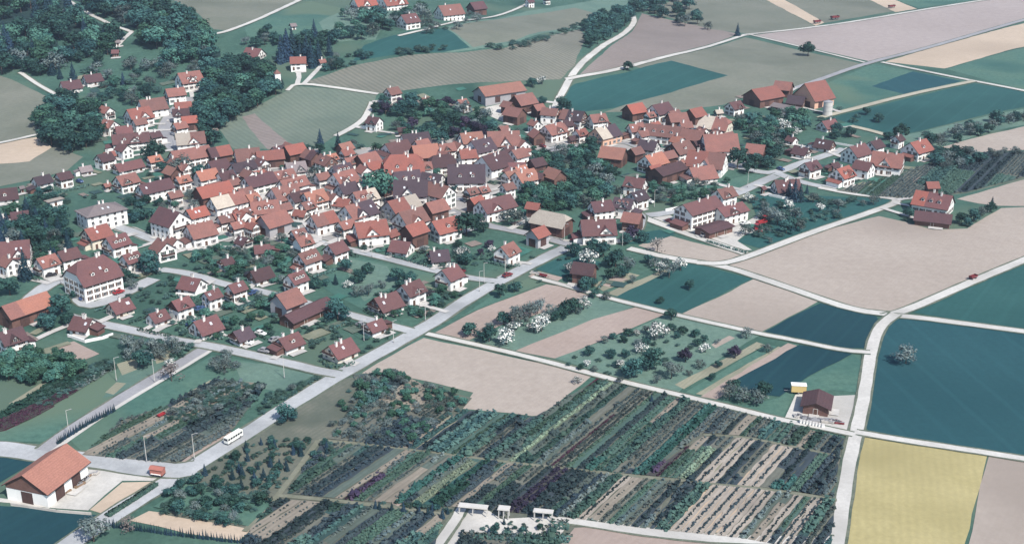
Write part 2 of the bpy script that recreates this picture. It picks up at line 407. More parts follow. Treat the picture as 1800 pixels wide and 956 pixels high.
# left fields
F('fallow_field', OLIVE, [(-30, 125), (20, 140), (112, 183), (100, 205), (72, 233), (0, 250), (-30, 256)])
F('stubble_field', SAND, [(-30, 258), (10, 250), (65, 241), (95, 262), (50, 285), (-30, 290)])
F('fallow_field', OLIVE, [(-30, 292), (52, 284), (95, 256), (146, 276), (118, 300), (60, 316), (-30, 334)])
F('vineyard', VINE3, [(382, 222), (420, 200), (520, 152), (600, 158), (662, 167), (640, 215), (588, 240), (560, 258), (500, 262), (410, 262)])
F('vineyard', VINE2, [(425, 206), (448, 200), (500, 245), (520, 262), (470, 263)])
# fields by the village
F('ploughed_field', SOIL, [(1122, 432), (1168, 412), (1215, 425), (1312, 449), (1290, 460), (1255, 463), (1180, 450)])
F('crop_field', TEAL, [(1080, 522), (1150, 488), (1212, 461), (1322, 490), (1262, 521), (1195, 552)])
F('ploughed_field', SOIL, [(1196, 553), (1262, 523), (1324, 491), (1438, 530), (1385, 558), (1335, 585), (1260, 568)])
F('crop_field', DTEAL, [(1338, 586), (1385, 560), (1442, 533), (1540, 556), (1546, 566), (1528, 590), (1522, 612), (1475, 612), (1400, 597)])
F('crop_field', BTEAL, [(1565, 561), (1600, 561), (1700, 574), (1840, 592), (1840, 812), (1700, 785), (1530, 762), (1516, 740), (1530, 640), (1545, 585)])
F('crop_field', TEAL, [(1605, 549), (1700, 507), (1840, 450), (1840, 584), (1700, 566)])
F('rape_field', RAPE, [(1516, 768), (1620, 784), (1735, 801), (1715, 880), (1690, 980), (1470, 980), (1482, 930)])
F('ploughed_field', SOIL, [(1738, 802), (1840, 816), (1840, 990), (1694, 990), (1718, 880)])
F('ploughed_field', SOIL2, [(764, 585), (840, 545), (960, 500), (1005, 506), (1040, 518), (985, 540), (880, 572), (820, 600), (790, 596)])
F('grass_field', MEAD, [(822, 600), (900, 568), (1040, 520), (1118, 538), (1060, 560), (905, 616)])
F('ploughed_field', SOIL2, [(905, 617), (1040, 562), (1120, 539), (1168, 553), (1080, 590), (975, 630)])
F('ploughed_field', SOIL, [(745, 594), (850, 616), (1042, 659), (1000, 692), (955, 730), (935, 731), (812, 718), (832, 690), (760, 672), (700, 660), (636, 656), (690, 624)])
F('grass_field', MEAD, [(975, 630), (1080, 592), (1175, 553), (1335, 590), (1250, 640), (1190, 692), (1120, 677)])
for q in ([(1186, 676), (1330, 601), (1345, 606), (1202, 684)], [(1222, 692), (1368, 609), (1382, 613), (1240, 696)]):
    F('dry_strip', TANG, q)
F('crop_strip', MEAD2, [(1204, 690), (1348, 606), (1366, 609), (1220, 694)])
F('dry_strip', SOIL2, [(1232, 697), (1385, 603), (1402, 608), (1260, 702)])
F('dry_strip', SOIL, [(1250, 606), (1282, 590), (1292, 594), (1258, 612)], .2)
F('crop_field', DTEAL, [(1292, 668), (1405, 606), (1498, 622), (1420, 662), (1370, 697), (1310, 690)])
F('grass_field', MEAD2, [(1370, 699), (1420, 664), (1500, 624), (1520, 640), (1508, 690), (1465, 686), (1395, 690), (1375, 735), (1300, 715)])
for q in ([(1040, 500), (1100, 478), (1125, 484), (1060, 512)], [(1065, 516), (1180, 468), (1205, 462), (1085, 521)]):
    F('dry_strip', TANG, q)
F('garden_plot', SOIL2, [(1052, 500), (1080, 487), (1104, 490), (1072, 505)], .2)
F('garden_plot', SOIL2, [(928, 486), (945, 477), (990, 488), (978, 496)], .2)
F('grass_field', TEAL, [(942, 473), (1000, 446), (1060, 462), (1010, 490), (985, 486)])
F('grass_field', TEAL, [(1135, 408), (1160, 404), (1188, 412), (1165, 420), (1140, 428), (1100, 430)])
F('grass_field', MEAD2, [(880, 512), (930, 489), (955, 498), (850, 540), (800, 562)])
F('grass_field', MEAD2, [(590, 460), (610, 448), (700, 470), (775, 484), (760, 508), (640, 545), (590, 520), (560, 500)])
F('grass_field', MEAD, [(600, 452), (680, 468), (700, 500), (640, 530), (620, 500)])
F('grass_field', TEAL, [(1315, 345), (1345, 340), (1450, 345), (1560, 350), (1572, 356), (1440, 402), (1340, 438), (1296, 425), (1320, 405), (1330, 380)])
F('grass_field', MEAD2, [(1270, 318), (1330, 306), (1362, 312), (1290, 338), (1250, 335)])
F('grass_field', MEAD2, [(1150, 318), (1290, 315), (1260, 335), (1200, 360), (1150, 355)])
# lower left
F('crop_field', DTEAL, [(-40, 796), (62, 800), (70, 806), (0, 848), (-40, 870)])
F('crop_field', DTEAL, [(-40, 886), (60, 892), (180, 906), (150, 935), (108, 958), (90, 1000), (-60, 1000)])
F('grass_field', MEAD2, [(-40, 745), (140, 680), (200, 650), (340, 612), (345, 622), (200, 706), (80, 776), (-40, 778)])
F('grass_field', MEAD2, [(120, 770), (215, 712), (372, 625), (460, 640), (545, 660), (470, 700), (330, 790), (290, 812), (150, 800)])
F('bare_bed', REDB, [(-30, 745), (35, 732), (72, 713), (97, 714), (60, 734), (10, 757), (-30, 765)], .2)
F('bare_bed', TANG, [(190, 765), (240, 735), (290, 715), (370, 668), (382, 672), (300, 724), (250, 770), (200, 800), (160, 795)])
F('bare_bed', DARKB, [(215, 803), (320, 742), (345, 748), (240, 808)], .2)
F('bare_bed', DARKB, [(242, 808), (350, 748), (395, 752), (318, 815), (290, 812)], .2)
F('bare_bed', SOIL2, [(310, 818), (395, 756), (410, 760), (335, 818)], .2)
F('bare_bed', SOIL2, [(75, 615), (130, 600), (175, 622), (150, 632), (95, 630)], .2)
F('bare_bed', TANG, [(15, 710), (70, 675), (88, 672), (30, 708)], .2)
F('gravel_yard', GRAVEL, [(-30, 872), (60, 880), (90, 885), (160, 812), (200, 812), (290, 838), (285, 845), (215, 845), (155, 897), (60, 890), (-30, 880)])
F('ploughed_field', SAND, [(158, 896), (215, 848), (285, 846), (188, 905)])
F('ploughed_field', SAND, [(228, 915), (262, 898), (350, 910), (447, 926), (420, 950), (330, 938)])
F('yard', PAVE, [(205, 395), (240, 400), (290, 425), (275, 432), (225, 412), (200, 405)])
F('gravel_yard', GRAVEL, [(1125, 380), (1168, 372), (1215, 405), (1300, 395), (1330, 380), (1340, 392), (1342, 406), (1310, 412), (1296, 424), (1322, 440), (1300, 440), (1230, 418), (1175, 398)])
F('gravel_yard', GRAVEL, [(1378, 738), (1398, 694), (1412, 690), (1465, 696), (1512, 694), (1508, 760), (1500, 768), (1440, 752)])
F('gravel_yard', GRAVEL, [(850, 190), (885, 182), (900, 195), (885, 215), (862, 205)])
for q in ([(300, 300), (420, 268), (560, 262), (565, 428), (420, 426), (290, 420)], [(563, 275), (700, 250), (850, 238), (915, 262), (990, 305), (900, 330), (840, 348), (790, 405), (700, 408), (567, 428)]):
    F('yard', PAVE, q)
F('yard', PAVE, [(1090, 250), (1140, 215), (1260, 215), (1300, 280), (1290, 300), (1210, 285), (1120, 268), (1040, 262)])
F('yard', PAVE, [(935, 235), (1010, 240), (1020, 255), (950, 268), (925, 255)])
F('nursery_ground', NURS, [(300, 860), (440, 772), (600, 664), (700, 664), (830, 700), (812, 720), (940, 734), (1050, 668), (1240, 712), (1380, 745), (1490, 772), (1478, 880), (1462, 990), (1000, 990), (400, 990), (440, 930), (290, 905)])
F('nursery_bed', SOIL2, [(680, 880), (775, 812), (795, 808), (720, 875), (700, 890)], .3)
F('nursery_bed', TANG, [(580, 790), (700, 700), (820, 740), (760, 790), (640, 785)], .3)
F('nursery_bed', SAND, [(1140, 935), (1245, 852), (1345, 862), (1250, 948)], .3)
F('nursery_bed', TANG, [(1225, 840), (1288, 770), (1312, 772), (1252, 850)], .3)
F('nursery_bed', SAND, [(1290, 855), (1350, 780), (1390, 786), (1340, 858)], .3)
F('bare_bed', REDB, [(968, 731), (1050, 664), (1064, 667), (985, 732)], .15)
F('gravel_yard', GRAVEL, [(778, 955), (800, 893), (860, 898), (880, 912), (960, 908), (1005, 914), (970, 960), (820, 965)])
F('ploughed_field', SOIL2, [(985, 958), (1010, 928), (1060, 924), (1200, 944), (1440, 946), (1440, 1000), (980, 1000)])

F('grass_field', MEAD, [(400, 635), (470, 640), (552, 660), (500, 690), (440, 680)], 1.0)
F('grass_field', MEAD, [(215, 655), (270, 632), (300, 640), (230, 690), (180, 700)], 1.2)
F('dry_strip', TANG, [(205, 640), (245, 628), (240, 650), (215, 660)], .6)
F('dry_strip', TANG, [(185, 690), (205, 672), (222, 674), (200, 694)], .6)
F('dry_strip', TANG, [(270, 622), (320, 612), (300, 632), (275, 640)], .6)
# roads and tracks
LSTEP[0] = 0.002
VERGE = mat_field('verge_grass', (.055, .090, .068), (.16, .165, .125), .25, fine=1.2, mot=.5)
road('road', [(60, 1000), (185, 913), (290, 850), (430, 764), (560, 680), (610, 652), (720, 590), (760, 568), (830, 520), (930, 467), (985, 440), (1010, 430)], 5.8, ASPH)
road('road', [(-40, 786), (20, 790), (90, 802), (180, 810), (300, 830), (345, 822)], 7.5, ASPH)
road('road', [(75, 792), (130, 752), (200, 708), (300, 648), (362, 612)], 4.5, ASPHD)
road('pavement', [(88, 797), (140, 759), (208, 714), (306, 656), (370, 617)], 1.6, TRACK)
road('road', [(120, 556), (160, 566), (240, 582), (305, 598), (370, 608), (470, 630), (560, 652), (596, 658)], 4.5, ASPH)
road('road', [(282, 474), (332, 480), (400, 502), (460, 512), (520, 528), (610, 552), (660, 566), (722, 582)], 4.2, ASPH)
road('road', [(560, 425), (607, 437), (690, 457), (771, 478), (830, 490), (872, 494)], 4.2, ASPH)
road('road', [(-40, 560), (35, 545), (75, 505), (110, 490), (135, 500), (150, 545), (220, 515), (270, 490)], 6.0, ASPH)
road('road', [(195, 395), (235, 408), (285, 428), (330, 440)], 5.0, ASPH)
road('road', [(338, 172), (322, 182), (302, 198), (288, 222), (292, 242), (312, 268), (330, 280)], 7.0, ASPHD)
road('road', [(330, 280), (352, 300), (370, 330), (450, 345), (560, 340), (640, 345), (760, 350), (820, 350)], 5.0, ASPHD)
road('road', [(1272, 288), (1310, 297), (1345, 305), (1372, 302), (1400, 290), (1475, 266), (1485, 262)], 5.5, ASPH)
road('road', [(1372, 306), (1330, 324), (1292, 342), (1230, 362), (1170, 376), (1125, 380)], 5.5, ASPH)
road('road', [(1368, 306), (1400, 318), (1440, 328), (1470, 330)], 5.0, ASPH)
road('road', [(1125, 380), (1170, 398), (1230, 419), (1310, 446)], 4.1, TRACK)
road('road', [(1010, 430), (1060, 424), (1110, 425), (1130, 382), (1120, 376)], 4.5, ASPH)
road('road', [(1006, 432), (960, 418), (900, 405), (850, 396), (790, 370)], 5.0, ASPHD)
road('road', [(1000, 255), (960, 264), (940, 270), (1060, 250), (1100, 250), (1130, 262), (1190, 280), (1275, 290)], 5.0, ASPHD)
road('road', [(985, 168), (968, 205), (950, 225)], 3.9, TRACK)
road('track', [(1105, 437), (1180, 455), (1265, 466), (1340, 490), (1440, 525), (1500, 545), (1562, 553), (1592, 552)], 3.9, TRACK)
road('track', [(1225, 462), (1270, 465), (1320, 450), (1420, 411), (1530, 374), (1582, 355), (1565, 348), (1500, 342), (1440, 330)], 3.6, TRACK)
road('track', [(1555, 556), (1600, 544), (1700, 499), (1840, 441)], 3.6, TRACK)
road('track', [(1570, 555), (1620, 559), (1700, 570), (1840, 588)], 3.4, TRACK)
road('track', [(1575, 552), (1545, 574), (1530, 620), (1522, 680), (1510, 740), (1495, 800), (1482, 880), (1466, 990)], 3.6, TRACK)
road('track', [(935, 487), (1000, 504), (1060, 522), (1180, 552), (1260, 570), (1340, 588), (1400, 599), (1480, 616), (1530, 620)], 2.4, TRACK)
road('track', [(750, 587), (850, 609), (950, 633), (1050, 660), (1130, 680), (1200, 696), (1300, 720), (1370, 738), (1430, 749), (1500, 764)], 2.4, TRACK)
road('track', [(1505, 760), (1540, 766), (1600, 776), (1700, 791), (1840, 813)], 2.6, TRACK)
road('track', [(968, 915), (1000, 913), (1100, 929), (1200, 943), (1330, 950), (1470, 950)], 3.5, TRACK)
road('track', [(768, 960), (800, 915), (812, 893)], 2.5, TRACK)
road('track', [(985, 170), (1010, 124), (1060, 84), (1108, 50), (1116, 38), (1112, 28)], 4.1, TRACK)
road('track', [(995, 140), (1100, 122), (1200, 94), (1300, 64), (1316, 62)], 3.6, TRACK)
road('track', [(1305, 62), (1420, 50), (1500, 39), (1620, 18), (1760, -4), (1850, -16)], 3.6, TRACK)
road('track', [(1316, 61), (1420, 86), (1530, 113)], 2.4, TRACK)
road('road', [(1400, 155), (1440, 141), (1520, 112), (1620, 88), (1770, 44), (1850, 22)], 4.2, ASPHD)
road('track', [(1550, 110), (1680, 137), (1780, 156), (1850, 170)], 3.6, TRACK)
road('track', [(1440, 208), (1500, 192), (1600, 166), (1712, 143)], 4.0, TRACKY)
road('track', [(1495, 222), (1530, 230), (1568, 241)], 4.0, TRACKY)
road('track', [(505, 160), (520, 146), (600, 156), (665, 166)], 2.6, TRACK)
road('track', [(655, 180), (640, 213), (590, 240)], 3.6, TRACK)
road('track', [(540, -6), (470, 30), (405, 55), (370, 62)], 3.6, TRACK)
road('track', [(110, -5), (150, 22), (190, 42), (232, 57)], 2.6, TRACK)
road('track', [(-30, 257), (20, 248), (70, 236)], 3.0, TRACK)
road('track', [(700, 64), (760, 52), (830, 36), (900, 20), (930, 6)], 2.4, TRACK)
road('track', [(35, 128), (75, 155), (130, 182), (150, 200), (160, 185)], 2.4, TRACK)
road('track', [(560, 775), (700, 787), (914, 816), (1037, 829), (1134, 840), (1203, 846), (1335, 859), (1471, 880)], 1.5, NTRK)
road('track', [(1236, 765), (1306, 769), (1388, 784), (1478, 804)], 1.4, NTRK)
road('track', [(490, 872), (620, 884), (780, 905)], 1.5, NTRK)
road('track', [(560, 775), (490, 872), (430, 935)], 1.6, NTRK)

# ---------------- buildings ----------------
ROOFM = {
 'r': mat_tiles('tiles_red', (.270, .100, .080), (.195, .088, .076)), 'o': mat_tiles('tiles_orange', (.300, .140, .105), (.235, .12, .10)), 's': mat_tiles('tiles_salmon', (.43, .180, .125), (.37, .155, .115)),
 'b': mat_tiles('tiles_brown', (.150, .075, .074), (.110, .062, .066)), 'd': mat_tiles('tiles_purple', (.100, .056, .060), (.074, .048, .054)),
 'k': mat_tiles('tiles_slate', (.078, .056, .066), (.058, .046, .056)), 't': mat_tiles('tiles_tan', (.42, .37, .31), (.33, .28, .24)),
 'g': mat_tiles('tiles_grey', (.205, .172, .172), (.165, .145, .148)), 'm': mat_tiles('tiles_weathered', (.225, .110, .094), (.155, .088, .080))}
ROOFW = {'r': 'bright red', 'o': 'orange', 's': 'salmon-red', 'b': 'brown', 'd': 'purple', 'k': 'slate-dark', 't': 'pale tan', 'g': 'grey', 'm': 'weathered red'}
WALLM = {
 'w': mat_plain('plaster_white', (.80, .785, .75), .07, .35, rnd=.07), 'c': mat_plain('plaster_cream', (.66, .60, .49), .08, .35, rnd=.07),
 'o': mat_plain('plaster_ochre', (.62, .38, .27), .08, .35), 'g': mat_plain('boards_grey', (.36, .35, .36), .14, .5, rnd=.12),
 'n': mat_plain('boards_brown', (.135, .075, .062), .25, .5, rnd=.2)}
WALLW = {'w': 'white', 'c': 'cream', 'o': 'ochre', 'g': 'grey', 'n': 'brown wooden'}
M_GLASS = mat_plain('window_glass', (.022, .026, .034), .2, 1, .12, .6)
M_FRAME = mat_plain('window_frame', (.62, .60, .57), .05)
M_SHUT = [mat_plain('shutter_brown', (.10, .06, .045)), mat_plain('shutter_green', (.06, .10, .08)), mat_plain('shutter_grey', (.22, .21, .21))]
M_DOOR = mat_plain('door_brown', (.12, .07, .05)); M_CHIM = mat_plain('chimney_render', (.68, .65, .61), .1)
M_EAVE = mat_plain('eave_timber', (.05, .034, .034), .2); M_BDOOR = mat_plain('barn_door', (.085, .05, .045), .2)
M_CONC = mat_plain('concrete', (.52, .50, .47), .12); M_METAL = mat_plain('grey_metal', (.28, .28, .29), .1, rough=.5)
M_WHITE = mat_plain('white_paint', (.76, .75, .72), .05)
def window_mesh(k):
    b = MB(); sh = M_SHUT[k] if k < 3 else None
    b.box((0, .03, 0), (1.15, .10, 1.45), M_FRAME); b.box((0, .06, 0), (.95, .09, 1.25), M_GLASS)
    b.box((0, .085, 0), (.07, .07, 1.25), M_FRAME)
    b.box((0, .10, -.76), (1.3, .22, .09), M_FRAME)
    if sh:
        for s in (-1, 1): b.box((s * .86, .035, 0), (.52, .07, 1.45), sh)
    return b.mesh('window')
WIN = [window_mesh(k) for k in range(4)]
def door_mesh(w_, h_, m):
    b = MB(); b.box((0, .02, h_ / 2), (w_ + .24, .10, h_ + .1), M_FRAME if m is M_DOOR else M_EAVE); b.box((0, .05, h_ / 2 - .02), (w_, .10, h_), m)
    b.box((0, .075, h_ / 2), (.06, .08, h_), M_EAVE)
    return b.mesh('door')
DOOR = door_mesh(1.1, 2.1, M_DOOR); BDOOR = door_mesh(3.2, 3.3, M_BDOOR)
def chimney_mesh():
    b = MB(); b.box((0, 0, .1), (.7, .7, 1.9), M_CHIM); b.box((0, 0, 1.1), (.86, .86, .12), M_CONC); b.box((0, 0, 1.2), (.4, .4, .12), M_EAVE)
    return b.mesh('chimney')
CHIM = chimney_mesh()
def dormer_mesh():
    b = MB(); b.box((0, .6, .45), (1.3, 1.6, .9), WALLM['w']); b.box((0, -.22, .5), (.8, .06, .6), M_GLASS)
    for s in (-1, 1):
        b.face([(0, -.5, 1.5), (0, 2.2, 1.5), (s * 1.0, 2.2, .85), (s * 1.0, -.5, .85)][::s], ROOFM['m'])
    b.face([(-.65, -.19, .9), (.65, -.19, .9), (0, -.19, 1.42)], WALLM['w'])
    return b.mesh('dormer')
DORM = dormer_mesh()
M_SKY = mat_plain('skylight_glass', (.55, .57, .6), .1, 1, .15, .6)
_b = MB(); _b.box((0, 0, .05), (.8, 1.1, .14), M_SKY); SKYL = _b.mesh('skylight')
HOUSES = []                                       # (x, y, radius) footprints
HOUSEPX = []
EXPL = {}
def roof_mesh(L, W, hw, rh, oe, og, kind, mat, mat2, split):
    """roof shell: gable, half-hip or hip, with thickness"""
    x, y = L / 2 + og, W / 2 + oe; sl = rh / (W / 2); ze = hw - oe * sl; zr = hw + rh; t = .24
    if kind == 'H':
        a = min(x * .8, y); polys = [[(-x, -y, ze), (x, -y, ze), (x - a, 0, zr), (-x + a, 0, zr)], [(x, y, ze), (-x, y, ze), (-x + a, 0, zr), (x - a, 0, zr)],
                      [(x, -y, ze), (x, y, ze), (x - a, 0, zr)], [(-x, y, ze), (-x, -y, ze), (-x + a, 0, zr)]]
    elif kind == 'h':
        f = .52; zm = ze + (zr - ze) * f; ym = y * (1 - f); a = ym * .8
        polys = [[(-x, -y, ze), (x, -y, ze), (x, -ym, zm), (x - a, 0, zr), (-x + a, 0, zr), (-x, -ym, zm)],
                 [(x, y, ze), (-x, y, ze), (-x, ym, zm), (-x + a, 0, zr), (x - a, 0, zr), (x, ym, zm)],
                 [(x, -ym, zm), (x, ym, zm), (x - a, 0, zr)], [(-x, ym, zm), (-x, -ym, zm), (-x + a, 0, zr)]]
    else:
        polys = [[(-x, -y, ze), (x, -y, ze), (x, 0, zr), (-x, 0, zr)], [(x, y, ze), (-x, y, ze), (-x, 0, zr), (x, 0, zr)]]
    bm = bmesh.new(); vd = {}
    def V(p):
        k = tuple(round(c, 4) for c in p)
        if k not in vd: vd[k] = bm.verts.new(p)
        return vd[k]
    for q in polys: bm.faces.new([V(p) for p in q])
    if mat2 is not None:
        bmesh.ops.bisect_plane(bm, geom=bm.verts[:] + bm.edges[:] + bm.faces[:], plane_co=(split * L / 2, 0, 0), plane_no=(1, 0, 0), dist=1e-4)
        for f_ in bm.faces:
            if f_.calc_center_median().x > split * L / 2: f_.material_index = 2
    top = bm.faces[:]
    bnd = [e for e in bm.edges if len(e.link_faces) == 1]
    low = {v: bm.verts.new(v.co - Vector((0, 0, t))) for v in bm.verts[:]}
    for f_ in top:
        g = bm.faces.new([low[v] for v in reversed(f_.verts)]); g.material_index = 1
    for e in bnd:
        l = e.link_loops[0]; a_, b_ = l.vert, l.link_loop_next.vert
        g = bm.faces.new([b_, a_, low[a_], low[b_]]); g.material_index = 1
    me = bpy.data.meshes.new('roof'); bm.to_mesh(me); bm.free()
    me.materials.append(mat); me.materials.append(M_EAVE)
    if mat2 is not None: me.materials.append(mat2)
    me.update(); return me
def wall_mesh(L, W, hw, rh, kind, mat, gmat, base):
    b = MB(); x, y = L / 2, W / 2; zb = -1.5
    if kind in ('H', 'F'): tops = []
    b.face([(-x, -y, zb), (x, -y, zb), (x, -y, hw), (-x, -y, hw)], mat); b.face([(x, y, zb), (-x, y, zb), (-x, y, hw), (x, y, hw)], mat)
    zg = hw - (.0 if gmat is mat else 1.2)
    f = {'': 1.0, 'h': .55}.get(kind, 0)
    for s in (-1, 1):
        q = [(s * x, s * -y, zb), (s * x, s * y, zb), (s * x, s * y, zg), (s * x, s * -y, zg)]
        b.face(q, mat)
        if f and gmat is mat:
            g = [(s * x, s * -y, zg), (s * x, s * y, zg)]
            g += [(s * x, 0, hw + rh * .985)] if f == 1 else [(s * x, s * y * (1 - f), hw + rh * f), (s * x, s * -y * (1 - f), hw + rh * f)]
            b.face(g, gmat)
        elif f:
            xx = s * (x + .10)
            g = [(xx, s * -y, zg), (xx, s * y, zg), (xx, s * y, hw)] + ([(xx, 0, hw + rh * .97)] if f == 1 else [(xx, s * y * (1 - f), hw + rh * f), (xx, s * -y * (1 - f), hw + rh * f)]) + [(xx, s * -y, hw)]
            b.face(g, gmat); b.face([(s * x, -y, zg), (s * x, y, zg), (xx, y, zg), (xx, -y, zg)], gmat)
            b.face([(s * x, s * -y, zg), (s * x, s * y, zg), (s * x, s * y, hw), (s * x, s * -y, hw)], mat)
        elif kind in ('H', 'F'):
            pass
    if base: b.box((0, 0, .15), (L + .06, W + .06, .5), M_CONC)
    return b.mesh('wall')
def place(px, py, w_, slope, L1, W1, hw, rhf, oe, og, ang0=None):
    """size and position of a building from its outline in the picture"""
    g = ground(px, py); a, b2 = ground(px - 8 / max(1, abs(slope)), py + 8 * slope / max(1, abs(slope))), ground(px + 8 / max(1, abs(slope)), py - 8 * slope / max(1, abs(slope)))
    ang = math.atan2(b2.y - a.y, b2.x - a.x) if ang0 is None else ang0; k = 1.0; tx, ty = px, py
    for _ in range(7):
        g = ground(tx, ty); ca, sa = math.cos(ang), math.sin(ang); L, W = L1 * k, W1 * k; rh = rhf * W / 2
        sl = rhf; pts = []
        for sx in (-1, 1):
            for sy in (-1, 1):
                lx, ly = sx * (L / 2 + og), sy * (W / 2 + oe)
                for X, Y, Z in ((lx, ly, hw - oe * sl), (sx * L / 2, sy * W / 2, 0), (lx, 0, hw + rh)):
                    pts.append(project((g.x + X * ca - Y * sa, g.y + X * sa + Y * ca, g.z + Z)))
        x0, x1 = min(p[0] for p in pts), max(p[0] for p in pts); y0, y1 = min(p[1] for p in pts), max(p[1] for p in pts)
        k *= (w_ / (x1 - x0)) ** .9; tx += px - (x0 + x1) / 2; ty += py - (y0 + y1) / 2
    return g, ang, L1 * k, W1 * k
def building(line):
    t = line.split(); px, py, w_, slope = map(float, t[:4]); roof, wall = t[4], t[5]; o = t[6:]
    ratio, st, kind, x2, spl, pitch, gm, name, key, nwin = 1.28, 2, '', None, .15, 39.0, None, 'house', None, True
    for q in o:
        if q[0] == 'q': ratio = float(q[1:])
        elif q[0] == 's': st = float(q[1:])
        elif q in ('h', 'H'): kind = q
        elif q == 'F': kind = 'F'; pitch = 3
        elif q[0] == 'x': x2 = q[1]; spl = float(q[2:] or .15)
        elif q[0] == 'p': pitch = float(q[1:])
        elif q == 'G': gm = WALLM['n']
        elif q == 'B': name = 'barn'; nwin = False
        elif q == 'S': name = 'shed'; nwin = False
        elif q[0] == '@': key = q[1:]
    if wall == 'n' and name == 'house': name = 'barn'; nwin = False
    ang0 = None; rj = random.Random(int(px * 17 + py))
    if '!' not in o:
        if .07 <= slope < .5:
            ang0 = R((48 if py > 420 else 39 if px > 1000 else 37 if py < 230 else 43) + (slope - .14) * 45 + rj.uniform(-4, 4))
        elif -.07 < slope < .07: slope += .07
        elif slope < 0: slope *= 1.4
    if ratio == 1.28 and x2 is None: ratio = (1.02 if py > 420 else 1.12) + rj.uniform(-.08, .12)
    if 235 < py < 430 and 290 < px < 1310 and w_ < 75 and '!' not in o: w_ *= 1.13
    hw = 2.25 * st + .2 if name == 'house' else {1: 3.0, 2: 5.0, 3: 6.5}.get(int(st), 4)
    oe, og = (.75, .5) if name == 'house' else (.9, .7)
    W1 = 9.0; L1 = W1 * ratio; rhf = math.tan(R(pitch))
    g, ang, L, W = place(px, py, w_, slope, L1, W1, hw, rhf, oe, og, ang0)
    for q in o:
        if q[0] == 'W':
            X, Y, A, L, W, hw = map(float, q[1:].split(',')); g = Vector((X, Y, 0)); ang = R(A)
    rh = rhf * W / 2; rk = kind if kind in ('h', 'H') else ''
    root = empty(name, g, ang)
    HOUSES.append((g.x, g.y, math.hypot(L, W) / 2, L / 2, W / 2, ang)); HOUSEPX.append((px, py))
    rnd = random.Random(int(px * 31 + py * 7))
    link('wall', wall_mesh(L, W, hw, rh, rk if kind != 'F' else 'F', WALLM[wall], gm or WALLM[wall], wall in 'wc' and rnd.random() < .4), root)
    ro = link('roof', roof_mesh(L, W, hw, rh, oe, og, rk, ROOFM[roof], ROOFM[x2] if x2 else None, spl), root)
    view = Vector((-g.x, -g.y))
    ca, sa = math.cos(ang), math.sin(ang)
    vis = [(lx, ly) for lx, ly in ((1, 0), (-1, 0), (0, 1), (0, -1)) if (lx * ca - ly * sa) * view.x + (lx * sa + ly * ca) * view.y > 0]
    side = 1 if (0, 1) in vis else -1
    if kind != 'F' and name == 'house':
        for c in range(1 if w_ < 60 else 2):
            ox = rnd.uniform(-.3, .3) * L; oy = side * rnd.uniform(-.06, .10) * W
            link('chimney', CHIM, ro, (ox, oy, hw + rh - abs(oy) / (W / 2) * rh + .3))
        if w_ > 34 and rnd.random() < .3:
            for c in range(rnd.choice((1, 1, 2))):
                yy = side * W * .26; zz = hw + rh * (1 - .52)
                link('skylight', SKYL, ro, (rnd.uniform(-.36, .36) * L, yy, zz + .03), (-side * math.atan(rhf), 0, 0))
        if pitch > 36 and w_ > 46 and rnd.random() < .3:
            n = rnd.choice((1, 1, 2, 3))
            for c in range(n):
                yy = side * W * .36; zz = hw + rh * (1 - .72)
                link('dormer', DORM, ro, ((c + .5) / n * L * .7 - L * .35, yy, zz - .05), (0, 0, 0 if side < 0 else math.pi))
    wk = rnd.choice((0, 0, 1, 2, 3, 3))
    for lx, ly in vis:
        rz = math.atan2(-lx, ly)
        if lx:
            span, off, dv = W, L / 2, 1
        else:
            span, off, dv = L, W / 2, 0
        def put(nm, me, along, z):
            p = (lx * off, along * (lx or 1), z) if lx else (along, ly * off, z)
            link(nm, me, root, p, (0, 0, rz))
        if nwin:
            n = max(2, min(7, int(span / 2.9))); dn = rnd.randrange(n) if not lx else -1
            for s_ in range(int(st)):
                for c in range(n):
                    al = ((c + .5) / n - .5) * span * .94; z = 1.4 + s_ * 2.25
                    if s_ == 0 and c == dn: put('door', DOOR, al, .1)
                    elif rnd.random() < .9: put('window', WIN[wk], al, z)
            if lx and rk == '' and kind != 'F' and rh > 2.6:
                for c in ((-.13, .13) if W > 8 else (0,)):
                    p = (lx * (off + (.1 if gm else 0)), c * W * lx, hw + .75); link('window', WIN[3], root, p, (0, 0, rz))
        else:
            n = 1 if span < 14 else 2
            for c in range(n):
                if hw >= 3.6: put('barn_door', BDOOR, ((c + .5) / n - .5) * span * .8, .05)
                else: put('door', DOOR, ((c + .5) / n - .5) * span * .8, .05)
    if name == 'house' and kind != 'F' and not rk and w_ > 26:
        if rnd.random() < .34 and st >= 2:                     # a cross gable over the eaves
            b = MB(); gw = min(2.6, L * .22); cx = rnd.uniform(-.22, .22) * L; y0 = side * (W / 2 + .12); zt = hw + rh * .62; yb = side * W * .17
            m_ = ROOFM[x2 or roof]; wl_ = gm or WALLM[wall]
            b.face([(cx - gw * side, y0, hw - .9), (cx + gw * side, y0, hw - .9), (cx + gw * side, y0, hw - .1), (cx, y0, zt - .06), (cx - gw * side, y0, hw - .1)][::-side if False else 1], wl_)
            for s_ in (-1, 1):
                x_ = cx + s_ * (gw + .45); ze_ = hw - .35
                b.face([(cx, y0 + side * .6, zt + .06), (x_, y0 + side * .6, ze_), (x_, side * (W / 2 - 1.4), ze_ + .3), (cx, yb, zt + .06)], m_)
            link('cross_gable', b.mesh('cross_gable'), root)
            link('window', WIN[wk], root, (cx, y0 + side * .02, hw + .35), (0, 0, 0 if side > 0 else math.pi))
